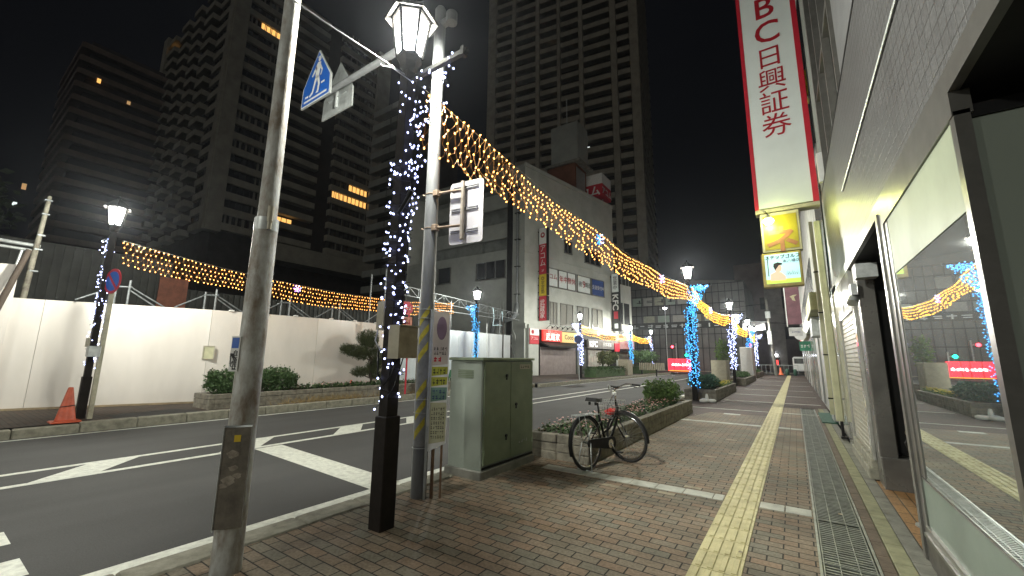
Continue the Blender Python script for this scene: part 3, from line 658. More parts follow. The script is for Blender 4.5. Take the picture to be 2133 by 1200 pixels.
net('golden light net at the far end of the right kerb',-3.15,41.2,-3.3,50.9,(4.30,3.84,4.25),.50,60,4,.028,False)
net('golden light net along the white hoarding on the left',-13.5,2.62,-13.7,14.95,(4.20,3.74,4.12),.50,118,5,.0165,True)
net('golden light net over the pavement of the shops across the road',-13.88,30.1,-14.15,43.0,(4.15,3.80,4.1),.55,80,4,.026,False)
net('golden light net beyond the hedge at the far left kerb',-14.2,43.4,-14.1,50.4,(4.15,3.85,4.1),.5,50,4,.028,False)
def star(label,p,m,r=.09):
    t=thing('star_ornament',label,'light ornament',p,'star ornaments on the light nets'); b=MB()
    for k in range(6):
        a=PI/3*k; e=(p[0]-.05,p[1]+r*math.cos(a),p[2]+r*math.sin(a)); b.tube([(p[0]-.0,p[1],p[2]),e],.012,4)
    b.build('arms',m,t); b=MB()
    for k in range(6): a=PI/3*k+.3; b.octa((p[0]+.03,p[1]+r*.8*math.cos(a),p[2]+r*.8*math.sin(a)),.014)
    b.octa((p[0]+.04,p[1],p[2]),.016); b.build('bulb',M_bw,t)
M_starb=emit('star_blue',(.05,.3,1),.6,'NONE'); M_starv=emit('star_violet',(.55,.25,1),.8,'NONE')
star('blue star ornament on the long net over the right kerb',(-2.98,7.45,3.80),M_starb,.11)
star('violet star ornament on the long net near the blue-wrapped lamp',(-2.98,12.1,3.78),M_starv,.13)
star('violet star ornament on the net over the left hoarding',(-13.5,7.05,3.66),M_starv,.12)
star('pink star ornament on the net over the shops across the road',(-13.8,33.5,3.65),M_starv,.2)
star('pale star ornament on the net between the second and third right lamps',(-2.98,20.5,3.72),M_starv,.16)
# messenger wire going back over the camera side
t=thing('messenger_wire','thin pale wire running from the nearest lamp up and back over the road','wire',(-3.05,0,4.5)); b=MB()
b.tube([(-3.04,2.45,4.30),(-3.04,1.6,4.24),(-3.05,.6,4.22),(-3.05,-2,4.05),(-3.05,-6,4.05),(-3.05,-10.4,4.3)],.006,5); b.tube([(-3.04,2.42,4.30),(-3.1,2.35,4.33),(-3.13,2.25,4.30),(-3.08,2.18,4.27),(-3.03,2.25,4.26),(-2.98,2.5,4.22)],.005,5); b.build('wire',M_wirew,t)
# boxes on the nearest lamp
t=thing('power_box','beige metal box strapped to the right side of the nearest lamp post','box',(-2.98,2.55,2.0))
b=MB(); b.bbox(-2.98,-2.85,2.42,2.64,1.44,1.72,.006); b.build('housing',mat('box_brown',(.45,.38,.27),.5,ns=5),t); b=MB(); b.box(-2.985,-2.845,2.412,2.42,1.435,1.725); b.box(-2.99,-2.84,2.41,2.65,1.72,1.732); b.build('lid',M_beige,t); b=MB(); b.tube([(-2.9,2.45,1.44),(-2.92,2.42,1.3),(-3.0,2.40,1.2),(-3.1,2.41,1.3),(-3.14,2.43,1.5)],.007,5); b.tube([(-2.88,2.5,1.44),(-2.9,2.44,1.2),(-2.96,2.42,1.1)],.006,5); b.build('cable',M_black,t)
t=thing('power_box','pale flat box strapped to the left side of the nearest lamp post','box',(-3.2,2.5,2.0))
b=MB(); b.bbox(-3.24,-3.13,2.46,2.60,1.70,1.97,.006); b.build('housing',M_beige,t); b=MB(); b.tube([(-3.2,2.46,1.70),(-3.18,2.42,1.6),(-3.12,2.44,1.5)],.006,5); b.build('cable',M_wirew,t)
t=thing('clamp','black clamp fixed across the nearest lamp post between the lights','clamp',(-3.0,2.5,3.0)); b=MB(); b.cyl((-2.98,2.44,2.80),(-2.84,2.44,2.96),.018,n=8); b.cyl((-2.86,2.44,2.94),(-2.82,2.44,2.985),.024,n=8); b.build('arm',M_black,t)
t=thing('power_box','small pale box on the lamp post beside the orange cone','box',(-13.2,2.4,1.5)); b=MB(); b.bbox(-13.32,-13.06,2.3,2.5,1.38,1.62,.01); b.build('housing',M_steel,t); b=MB(); b.box(-13.52,-13.3,2.3,2.34,1.6,1.8); b.build('bracket',M_beige,t)
# ---------------------------------------------------------------- near poles and signs
t=thing('utility_pole','tall weathered grey steel pole in front at the left, with a dark panel and stickers','pole',(-3.32,1.44,0))
b=MB(); b.cyl((-3.32,1.44,-.02),(-3.32,1.44,2.46),.094,.082,32); b.cyl((-3.32,1.44,2.46),(-3.32,1.44,5.6),.068,.056,28); b.build('shaft',M_post2,t)
b=MB(); b.cyl((-3.32,1.44,2.40),(-3.32,1.44,2.50),.0845,.0845,24); b.build('joint_collar',M_steel,t)
b=MB(); b.cyl((-3.225,1.42,2.46),(-3.225,1.42,2.58),.020,.022,12); b.cyl((-3.225,1.42,2.40),(-3.225,1.42,2.46),.015,n=10); b.build('cable_boss',M_beige,t)
# panel faces the pavement: centre direction towards the camera side
d=Vector((.80,-.60,0)); u=Vector((.60,.80,0)); o=Vector((-3.32,1.44,0))
def fr(c,u,n): 
    n=Vector(n).normalized(); u=Vector(u).normalized(); return Matrix(((u.x,0,n.x,c[0]),(u.y,0,n.y,c[1]),(0,1,0,c[2]),(0,0,0,1)))
c=o+d*.086; M_=fr((c.x,c.y,.66),u,d)
b=MB(); b.add([M_@Vector(p) for p in ((-.085,-.36,0),(.085,-.36,0),(.085,.30,0),(-.085,.30,0),(-.082,-.355,.022),(.082,-.355,.022),(.082,.295,.022),(-.082,.295,.022))],[(4,5,6,7),(0,1,5,4),(1,2,6,5),(2,3,7,6),(3,0,4,7)])
b.build('panel',mat('panel_dirty',(.17,.155,.13),.5,col2=(.085,.078,.065),ns=9,bump=.5,bs=70),t)
b=MB(); b.add([M_@Vector(p) for p in ((-.090,-.37,.0),(-.076,-.37,.026),(-.076,.31,.026),(-.090,.31,.0))],[(0,1,2,3)]); b.add([M_@Vector(p) for p in ((-.085,.296,.024),(.085,.296,.024),(.085,.306,.0),(-.085,.306,.0))],[(0,1,2,3)]); b.build('panel_frame',M_steel,t)
b=MB(); b.add([M_@Vector(p) for p in ((-.015,.20,.024),(.025,.20,.024),(.025,.245,.024),(-.015,.245,.024))],[(0,1,2,3)]); b.build('sticker',M_yels,t,label='small yellow sticker on the dark panel')
b=MB(); R=random.Random(4)
for (cx_,cy_,rx,ry) in ((-.01,.12,.05,.03),(.0,.03,.03,.022),(-.02,-.05,.045,.04),(.03,-.02,.03,.02),(-.045,-.08,.03,.03)):
    n=11; b.add([M_@Vector((cx_+rx*R.uniform(.6,1.1)*math.cos(2*PI*i/n),cy_+ry*R.uniform(.5,1.1)*math.sin(2*PI*i/n),.0235)) for i in range(n)],[tuple(range(n))])
b.build('torn_paper',mat('torn_paper',(.36,.33,.28),.9,col2=(.20,.18,.15),ns=25),t)
# sticker sign higher up on the pole, on its left
d2=Vector((.28,-.96,0)); u2=Vector((.96,.28,0)); c=o+d2*.090; c-=u2*.045; M2=fr((c.x,c.y,1.46),u2,d2)
b=MB(); b.add([M2@Vector(p) for p in ((-.042,-.125,0),(.042,-.125,0),(.042,.125,0),(-.042,.125,0),(-.042,-.125,.005),(.042,-.125,.005),(.042,.125,.005),(-.042,.125,.005))],[(4,5,6,7),(0,1,5,4),(1,2,6,5),(2,3,7,6),(3,0,4,7)]); b.build('notice_plate',M_white,t)
b=MB(); b.add([M2@Vector(p) for p in ((-.034,.04,.0065),(.034,.04,.0065),(.034,.115,.0065),(-.034,.115,.0065))],[(0,1,2,3)]); b.build('notice_symbol',M_blue,t)
text('自\n転\n車\nは',.045,M_blk,(M2@Vector((.012,-.045,.006))),u2,(0,0,1),t,line=.75); text('押\nし\nて',.04,M_blk,(M2@Vector((-.022,-.045,.006))),u2,(0,0,1),t,line=.8)
# grey sign pole behind the lamp
sx,sy=-3.40,3.26
t=thing('sign_pole','tall pale grey pole right behind the nearest lamp with a cross arm at the top','pole',(sx,sy,0))
b=MB(); b.cyl((sx,sy,0),(sx,sy,1.95),.082,.08,24); b.cyl((sx,sy,1.95),(sx,sy,5.88),.08,.070,24); b.lathe([(.072,5.88),(.05,5.92),(.0,5.93)],(sx,sy,0),24); b.cyl((sx,sy,1.93),(sx,sy,2.05),.086,.086,24); b.build('shaft',M_post,t)
b=MB(); b.cyl((sx+.22,sy,5.66),(-6.10,sy,5.70),.052,.045,18); b.cyl((sx+.20,sy,5.6),(sx+.20,sy,5.74),.07,.07,16); b.build('arm',M_post,t)
b=MB(); b.cyl((sx,sy,.52),(sx,sy,1.93),.0845,.0835,24); b.build('wrap_sheet',mat('grey_wrap',(.27,.28,.29),.6,ns=7),t)
M_str=mat('stripe_yellow',(.62,.52,.05),.6,ns=12,amt=.3)
for k in (0,1,2,4,5,6):
    z0=.58+k*.2; b=MB()
    for i in range(8):
        a0=-1.75+i*.17; a1=a0+.17; zz0=z0+i*.02; zz1=zz0+.02; R0=.0862
        b.add([(sx+R0*math.cos(a0),sy+R0*math.sin(a0),zz0),(sx+R0*math.cos(a1),sy+R0*math.sin(a1),zz1),(sx+R0*math.cos(a1),sy+R0*math.sin(a1),zz1+.085),(sx+R0*math.cos(a0),sy+R0*math.sin(a0),zz0+.085)],[(0,1,2,3)])
    b.build('yellow_stripe',M_str,t)
for z in (1.98,1.88,1.0,.86,.5): b=MB(); b.ring((sx,sy,z),(1,0,0),(0,1,0),.087,.003); b.build('strap',M_steel,t)
# notice board strapped to the pole: stands on two legs
u=Vector((.66,.75,0)); n=Vector((.75,-.66,0)); c=Vector((sx+.10,sy-.02,0))+u*.11
def BP(a,z,o=0): v=c+u*a*.8+n*o; return (v.x,v.y,z)
t=thing('notice_board','tall narrow notice board with faded pink, lime and teal posters against the grey sign pole','notice board',(sx+.2,sy,0))
b=MB(); b.add([BP(-.12,.47),BP(.12,.55),BP(.125,1.93),BP(-.12,1.97),BP(-.12,.47,.02),BP(.12,.55,.02),BP(.125,1.93,.02),BP(-.12,1.97,.02)],[(3,2,1,0),(4,5,6,7),(0,1,5,4),(1,2,6,5),(2,3,7,6),(3,0,4,7)]); b.build('board',M_white,t)
b=MB(); b.add([BP(-.15,.0,-.01),BP(-.12,.0,.0),BP(-.12,1.97,.0),BP(-.15,1.97,-.01),BP(-.15,.0,.02),BP(-.12,.0,.03),BP(-.12,1.97,.03),BP(-.15,1.97,.02)],[(4,5,6,7),(0,1,5,4),(1,2,6,5),(2,3,7,6),(3,0,4,7)]); b.build('frame',M_steel,t)
b=MB(); b.cyl(BP(.07,0,.0),BP(.07,.56,.0),.012,n=8); b.cyl(BP(-.04,0,-.02),BP(-.04,.56,-.02),.018,n=8); b.build('leg',mat('rusty_leg',(.20,.12,.07),.8,ns=20),t)
for z0,z1,m_,rws,nn,im in ((1.36,1.95,M_poster,0,0,None),(1.25,1.35,M_lime,1,4,M_blk),(1.14,1.24,M_lime,1,4,M_blk),(.98,1.13,M_teal,2,4,M_navy),(.55,.97,M_pale,7,6,M_blk)):
    b=MB(); b.add([BP(-.105,z0,.021),BP(.105,z0+.02,.021),BP(.11,z1,.021),BP(-.105,z1,.021)],[(0,1,2,3)]); b.build('poster',m_,t)
    if rws: b=MB(); scribble(b,BP(0,(z0+z1)/2,.022),u,(0,0,1),.145,(z1-z0)*.8,nn,int(z0*100),.14,.001,rws); b.build('print',im,t)
b=MB(); cc=Vector(BP(0.01,1.77,.0225)); b.add([tuple(cc+u*(.055*math.cos(a*.4))+Vector((0,0,.13*math.sin(a*.4)))) for a in range(16)],[tuple(range(16))]); b.build('poster_figure',M_bookp,t)
b=MB(); scribble(b,BP(0,1.52,.022),u,(0,0,1),.145,.10,5,9,.16,.001,2); b.build('print',M_blk,t); b=MB(); scribble(b,BP(0,1.43,.022),u,(0,0,1),.145,.07,3,19,.22,.001,1); b.build('print',M_red,t)
# crossing signs on the arm
def pent(w_,h,lo=.30): return [(-w_/2,0),(w_/2,0),(w_/2*.93,h*lo+.02),(0,h),(-w_/2*.93,h*lo+.02)]
def crossing(label,yy,face):
    t=thing('crossing_sign',label,'road sign',(-5.95,yy,5.4),'pedestrian crossing signs on the arm')
    cx_,z0=(-6.03,5.49) if face<0 else (-5.90,5.40); W,Hh=.62,.72
    Kq=1.28; P5=[(-.33,0),(.33,0),(.315,.28),(0,.74),(-.315,.28)]; P5=[(x*Kq,z*Kq) for x,z in P5]
    b=MB(); b.add([(cx_+x,yy-.012,z0+z) for x,z in P5]+[(cx_+x,yy+.012,z0+z) for x,z in P5],[(0,1,2,3,4),(9,8,7,6,5)]+[(i,i+5,(i+1)%5+5,(i+1)%5) for i in range(5)]); b.build('plate',M_steel,t)
    s=-1 if face<0 else 1; y1=yy+s*.014
    def flat(pts,y,m,name):
        b=MB(); vs=[(cx_-s*x*(-1 if s<0 else 1)*(1 if s<0 else 1),y,z0+z) for x,z in pts]
        vs=[(cx_+x*(1 if s<0 else -1),y,z0+z) for x,z in pts]; b.add(vs,[tuple(range(len(pts)))]); return b.build(name,m,t)
    k=lambda sc: [(x*sc,.36+(z-.36)*sc) for x,z in P5]
    flat(k(.985),y1,M_white,'border'); flat(k(.93),y1+s*.002,M_blue,'blue_field')
    y2=y1+s*.005
    b=MB()
    def pl(pts): b.add([(cx_+x*1.22*(1 if s<0 else -1),y2,z0+.03+z*1.18) for x,z in pts],[tuple(range(len(pts)))])
    pl([(-.27,.03),(.27,.03),(.27,.06),(-.27,.06)]); pl([(-.25,.10),(-.17,.10),(-.17,.13),(-.25,.13)]); pl([(.12,.20),(.20,.20),(.20,.23),(.12,.23)])
    pl([(.035+.036*math.cos(a*.524),.62+.042*math.sin(a*.524)) for a in range(12)]); pl([(-.03,.655),(.10,.655),(.10,.665),(-.03,.665)])
    pl([(-.03,.34),(.05,.34),(.075,.56),(.0,.58),(-.05,.53)]); pl([(-.035,.35),(.02,.35),(-.06,.12),(-.13,.08),(-.15,.11),(-.09,.15)]); pl([(.0,.36),(.055,.36),(.09,.22),(.07,.09),(.0,.10),(.035,.13),(.045,.22)])
    pl([(-.03,.54),(-.13,.40),(-.10,.385),(-.01,.48)]); pl([(.06,.54),(.13,.42),(.10,.34),(.08,.35),(.10,.42),(.05,.48)])
    b.build('pedestrian_symbol',M_white,t)
    b=MB(); b.cyl((cx_,yy-s*.02,z0+.10),(cx_,yy-s*.02,z0+.50),.03,n=12); b.box(cx_-.25,cx_+.25,min(yy-s*.014,yy-s*.03),max(yy-s*.014,yy-s*.03),z0+.28,z0+.30); b.build('clamp',M_steel,t)
crossing('blue pedestrian crossing sign facing the camera on the arm',3.13,-1)
crossing('second crossing sign on the arm, turned away with its grey back showing',3.43,1)
# rectangular sign seen from behind
t=thing('rectangular_sign','large white rectangular sign seen from behind, bracketed to the grey pole','road sign',(-3.0,3.4,3))
def RS(x,z,o=0): return (-3.36+.18+x*.985, 3.35+x*.12-o, z)
xa,xb=-.02,.40
u=Vector((.992,.125,0)); n=Vector((.125,-.992,0)); c=Vector((-2.93,3.34,0))
def RP(a,z,o=0): v=c+u*a+n*o; return (v.x,v.y,z)
b=MB(); W=.225; z0,z1,r=2.71,3.45,.04
poly=[]
for (cx_,cz,a0) in ((W-r,z0+r,-PI/2),(W-r,z1-r,0),(-W+r,z1-r,PI/2),(-W+r,z0+r,PI)):
    for k in range(4): a=a0+PI/2*k/3; poly.append((cx_+r*math.cos(a),cz+r*math.sin(a)))
N_=len(poly); b.add([RP(x,z,.0) for x,z in poly]+[RP(x,z,-.008) for x,z in poly],[tuple(range(N_)),tuple(range(2*N_-1,N_-1,-1))]+[(i,N_+i,N_+(i+1)%N_,(i+1)%N_) for i in range(N_)]); b.build('plate',mat('sign_back',(.62,.60,.63),.45,.1,ns=3,amt=.12),t)
for z in (3.36,3.10,2.84):
    b=MB()
    for dz in (0,.022): b.add([RP(-.20,z+dz,.001),RP(.16,z+dz,.001),RP(.16,z+dz+.010,.001),RP(-.20,z+dz+.010,.001),RP(-.20,z+dz,.016),RP(.16,z+dz,.016),RP(.16,z+dz+.010,.016),RP(-.20,z+dz+.010,.016)],[(4,5,6,7),(0,1,5,4),(1,2,6,5),(2,3,7,6),(3,0,4,7)])
    b.build('rail',mat('rail_grey',(.40,.40,.42),.5,ns=8),t)
b=MB(); b.cyl(RP(-.02,2.75,.045),RP(-.02,3.43,.045),.024,n=14); b.build('upright',mat('tan_pipe',(.48,.42,.35),.5,.2,ns=8),t)
b=MB()
for z in (3.35,2.93): b.cyl((sx+.06,sy-.02,z),RP(-.02,z-.02,.05),.016,n=8); b.bbox(sx+.06,sx+.13,sy-.06,sy+.02,z-.035,z+.035,.01); b.ring((sx,sy,z),(1,0,0),(0,1,0),.078,.006); b.cyl((sx-.08,sy-.02,z),(sx-.12,sy-.03,z+.02),.008,n=6)
b.build('bracket',mat('rusty_bracket',(.36,.27,.20),.6,.3,ns=20),t)
b=MB(); b.add([RP(.10,2.86,.002),RP(.16,2.87,.002),RP(.16,2.91,.002),RP(.10,2.90,.002)],[(0,1,2,3)]); b.build('sticker',M_white,t)
# green cabinet
t=thing('utility_cabinet','large dull green metal utility cabinet with two doors beside the flower planter','utility cabinet',(-3.5,4.7,0))
x0,x1,y0,y1=-3.78,-3.24,4.10,5.30
b=MB(); b.bbox(x0-.03,x1+.02,y0-.03,y1+.03,-.02,.10,.01); b.build('plinth',M_conc,t)
b=MB(); b.bbox(x0,x1,y0,y1,.10,1.42,.012); b.build('body',mat('cabinet_side_lit',(.30,.34,.30),.5,col2=(.24,.28,.24),ns=2,stretch=(1,4,1)),t)  # body paler than the doors: lamplight on the near end put into the colour
b=MB(); b.bbox(x0-.02,x1+.03,y0-.02,y1+.02,1.42,1.455,.008); b.build('top_cover',M_green,t)
for k,(ya,yb) in enumerate(((y0+.03,(y0+y1)/2-.0),((y0+y1)/2+.012,y1-.03))):
    b=MB(); b.box(x1,x1+.018,ya,yb,.16,1.40); dd=b.build('door',M_green,t)
    b=MB(); yy=yb-.10 if k==0 else ya+.12
    for z in ((1.22,.45) if k==0 else (.83,)): b.cyl((x1+.018,yy,z),(x1+.034,yy,z),.020,n=12); b.box(x1+.020,x1+.030,yy-.009,yy+.009,z-.055,z-.01)
    b.build('handle',M_black,dd)
b=MB(); b.box(x1+.019,x1+.021,y1-.38,y1-.10,1.30,1.365); b.build('number_plate',M_beige,t); 
b=MB(); scribble(b,(x1+.0215,y1-.24,1.332),(0,1,0),(0,0,1),.22,.045,5,3,.2,.0005); b.build('plate_print',M_blk,t)
b=MB(); scribble(b,(x1+.0195,y1-.28,.33),(0,1,0),(0,0,1),.24,.05,4,8,.25,.001); b.build('stencil',M_steel,t)
b=MB(); b.box(x1,x1+.012,y0+.02,y1-.02,.11,.135); b.build('bottom_rail',M_black,t)
for ya in (y0+.035,y1-.045):
    for z in (.3,.78,1.25): b=MB(); b.cyl((x1+.02,ya,z-.03),(x1+.02,ya,z+.03),.009,n=8); b.build('hinge',M_green,t)
b=MB()
for k in range(5): b.box(x0+.14,x0+.40,y0-.006,y0+.001,1.20+k*.022,1.21+k*.022)
b.build('vent',M_green,t)
# ---------------------------------------------------------------- plants
def leaves(b,c,rx,ry,rz_,n,sz,shell=.55,squash=1.6,flat=0,rnd=None):
    R=rnd or random
    for _ in range(n):
        while True:
            v=Vector((R.uniform(-1,1),R.uniform(-1,1),R.uniform(-1,1)))
            if shell<v.length<1 or (v.length<1 and R.random()<.15): break
        w_=1+.22*math.sin(v.x*7+c[0]*3)*math.sin(v.y*6+c[1])*math.cos(v.z*5)
        p=Vector(c)+Vector((v.x*rx,v.y*ry,v.z*rz_))*w_*R.uniform(.86,1.06)
        a=R.uniform(0,2*PI); e=R.uniform(-.5,1.1) if not flat else R.uniform(-.3,.3)
        d=Vector((math.cos(a)*math.cos(e),math.sin(a)*math.cos(e),math.sin(e))); s_=d.cross(Vector((R.uniform(-1,1),R.uniform(-1,1),R.uniform(-.2,1))))
        if s_.length<.05: continue
        s_=s_.normalized(); l=sz*R.uniform(.6,1.3); q=l/squash*.5
        b.add([p,p+d*l*.5+s_*q,p+d*l,p+d*l*.5-s_*q],[(0,1,2,3)])
def bush(label,c,rx,ry,h,n,m,sz=.055,group='shrubs in the stone planters',z0=.3):
    t=thing('shrub',label,'shrub',(c[0],c[1],z0),group)
    b=MB()
    for k in range(9):
        a=k*.7; b.tube([(c[0],c[1],z0),(c[0]+rx*.4*math.cos(a),c[1]+ry*.4*math.sin(a),z0+h*.45),(c[0]+rx*.7*math.cos(a),c[1]+ry*.7*math.sin(a),z0+h*.75)],.008,4)
    b.build('stem',M_bark,t)
    b=MB(); R=random.Random(int(c[0]*10+c[1]*7)); zc=z0+h*.47
    leaves(b,(c[0],c[1],zc),rx,ry,h*.52,n,sz,rnd=R)
    for k in range(10): a=R.uniform(0,6.28); leaves(b,(c[0]+rx*.75*math.cos(a),c[1]+ry*.75*math.sin(a),zc+R.uniform(-.15,.3)*h),rx*.32,ry*.32,h*.26,n//14,sz,rnd=R)
    leaves(b,(c[0],c[1],zc+h*.05),rx*1.1,ry*1.1,h*.58,n//14,sz*1.3,shell=.85,rnd=R)
    b.build('foliage',m,t); return t
def planter(label,x0,x1,y0,y1,h,courses=3,group='stone planters beside the kerbs'):
    t=thing('stone_planter',label,'planter',((x0+x1)/2,(y0+y1)/2,0),group)
    wl=.14; b=MB(); R=random.Random(int(y0*10)); ch=h/courses
    for c in range(courses):
        for (xa,xb,ya,yb,al) in ((x0,x1,y0,y0+wl,0),(x0,x1,y1-wl,y1,0),(x0,x0+wl,y0+wl,y1-wl,1),(x1-wl,x1,y0+wl,y1-wl,1)):
            L_=(yb-ya) if al else (xb-xa); n=max(1,round(L_/.45)); 
            for k in range(n):
                j=R.uniform(0,.012); p=L_*k/n+(.0 if c%2 else 0); q=L_*(k+1)/n
                z0=c*ch+.002; z1=(c+1)*ch-.010
                if al: b.bbox(xa+j,xb-j,ya+p+.003,ya+q-.003,z0,z1,.010)
                else: b.bbox(xa+p+.003,xa+q-.003,ya+j,yb-j,z0,z1,.010)
    b.box(x0+.02,x1-.02,y0+.02,y1-.02,-.02,h*.5); b.build('stone_wall',M_planter,t)
    b=MB(); b.quad((x0+wl*.8,y0+wl*.8,h-.05),(x1-wl*.8,y0+wl*.8,h-.05),(x1-wl*.8,y1-wl*.8,h-.05),(x0+wl*.8,y1-wl*.8,h-.05)); b.build('soil',M_soil,t)
    return t
def flowers(label,x0,x1,y0,y1,z,n,mp,seed,h=.16,sz=.05,pf=.35):
    R=random.Random(seed); b=MB(); 
    for _ in range(n):
        x=R.uniform(x0,x1); y=R.uniform(y0,y1); hh=h*R.uniform(.5,1.1)
        for k in range(5):
            a=R.uniform(0,6.28); l=sz*R.uniform(.8,1.5); p=Vector((x,y,z+hh*R.uniform(.1,.8))); d=Vector((math.cos(a),math.sin(a),R.uniform(.1,1))).normalized(); s_=d.cross(Vector((0,0,1))).normalized()*l*.3
            b.cur=0; b.add([p,p+d*l*.5+s_,p+d*l,p+d*l*.5-s_],[(0,1,2,3)])
        if R.random()<pf:
            b.cur=1; c=Vector((x,y,z+hh*1.05)); r=sz*R.uniform(.32,.5)
            b.add([c+Vector((r*math.cos(i*1.05),r*math.sin(i*1.05),R.uniform(-.3,.3)*r)) for i in range(6)]+[c+Vector((0,0,r*.5))],[(i,(i+1)%6,6) for i in range(6)])
    o=b.build('flower_bed',[M_leafd if mp is not M_yelf else M_leaf,mp]); tag(o,label,'flower bed'); o['kind']='stuff'; return o
planter('long low stone planter with pink flowers behind the bicycle',-3.50,-2.48,5.55,12.7,.36)
flowers('pink and white bedding flowers in the planter behind the bicycle',-3.38,-2.62,5.7,11.9,.30,900,M_pink,3)
bush('rounded light green bush at the far end of the pink flower planter',(-3.0,11.6),.46,.62,.62,2600,M_leaf,.06)
planter('stone planter with yellow flowers round the blue-wrapped lamp',-3.55,-2.45,16.75,23.0,.40)
bush('green bush with blue light in its colour, behind the blue-wrapped lamp post',(-3.1,18.3),.55,1.1,.60,2400,M_leafb,.07)
flowers('yellow flowers in the planter past the blue-wrapped lamp',-3.0,-2.55,19.2,22.6,.34,320,M_yelf,5,.18,.06,.8)
planter('dark stone planter beyond the beige cabinet',-3.6,-2.5,28.4,36.0,.42); bush('low dark shrub in the planter beyond the beige cabinet',(-3.1,33),.45,1.8,.4,1400,M_leafd,.09)
planter('last stone planter on the right pavement',-3.7,-2.7,43,50,.45); bush('low dark shrub in the last right planter',(-3.2,46),.4,2,.4,900,M_leafd,.1)
# left planter
planter('long grey stone planter in front of the white hoarding',-14.1,-13.05,4.75,15.2,.40)
bush('wide clipped green bush left of the weathered pole, by the hoarding',(-13.6,5.45),.50,.62,.72,3800,M_leafd,.06,z0=.33)
bush('round clipped green bush right of the weathered pole, by the hoarding',(-13.6,6.75),.48,.60,.76,3800,M_leafd,.06,z0=.33)
flowers('low row of flowering plants in front of the hoarding',-13.95,-13.2,7.3,15,.34,900,M_pink,8,.22,.07,.12)
b=MB(); R=random.Random(5)
for k in range(420):
    y=R.choice([R.gauss(7.6,.5),R.gauss(8.6,.5),R.uniform(6.5,12)]); x=-12.95+R.uniform(-.06,.06); h=R.uniform(.05,.28); a=R.uniform(-.12,.12)
    b.add([(x,y,.0),(x+.012,y+.012,.0),(x+a,y+a*2,h)],[(0,1,2)])
o=tag(b.build('weeds',M_dry),'dry weeds growing between the kerb and the grey stone planter','weeds'); o['kind']='stuff'
# pruned pine
t=thing('pine_tree','cloud-pruned pine tree with separate foliage pads in front of the hoarding','pine tree',(-13.7,10.3,.33))
b=MB(); px,py=-13.7,10.35; tr=[(px,py,.33),(px+.02,py+.0,.62),(px-.04,py-.1,.95),(px+.0,py-.02,1.3),(px,py-.25,1.6),(px-.05,py-.3,1.95),(px,py-.25,2.15)]
b.tube(tr,[.07,.06,.055,.05,.045,.035,.02],8)
pads=[(px,py-.28,2.18,.34,.42,.20),(px,py-.95,1.66,.30,.50,.15),(px-.05,py-.15,1.72,.32,.42,.18),(px+.02,py+.50,1.42,.36,.48,.24),(px,py-.55,.86,.26,.36,.13),(px,py+.30,.74,.22,.28,.13),(px,py-.55,1.50,.25,.35,.14),(px,py-1.38,1.74,.16,.17,.11),(px,py+.0,.98,.25,.25,.12),(px,py+.25,1.15,.28,.34,.18),(px+.1,py-.5,2.05,.25,.25,.15),(px-.1,py+.0,2.02,.25,.28,.15)]
for (x,y,z,rx,ry,r3) in pads: k=min(range(len(tr)),key=lambda i:abs(tr[i][2]-z+.2)); b.tube([tr[k],((tr[k][0]+x)/2,(tr[k][1]+y)/2,(tr[k][2]+z)/2-.03),(x,y,z-.04)],[.03,.022,.012],6)
b.build('trunk',M_bark,t)
R=random.Random(2)
for (x,y,z,rx,ry,r3) in pads:
    b=MB(); r3*=1.5; y=py-.2+(y-py+.2)*.86
    for _ in range(int(3000*rx*ry/.14)):
        while True:
            v=Vector((R.uniform(-1,1),R.uniform(-1,1),R.uniform(-1,1)))
            if v.length<1: break
        w_=1+.2*math.sin(v.y*9+x)*math.cos(v.x*8)
        p=Vector((x+v.x*rx*w_,y+v.y*ry*w_,z+v.z*r3*w_)); d=Vector((v.x+R.uniform(-.7,.7),v.y+R.uniform(-.7,.7),abs(v.z)+R.uniform(.0,.9))).normalized(); s_=d.cross(Vector((R.uniform(-1,1),R.uniform(-1,1),.3))).normalized()*.007; l=R.uniform(.05,.10)
        b.add([p-s_,p+s_,p+d*l],[(0,1,2)])
    b.build('foliage_pad',M_needle,t)
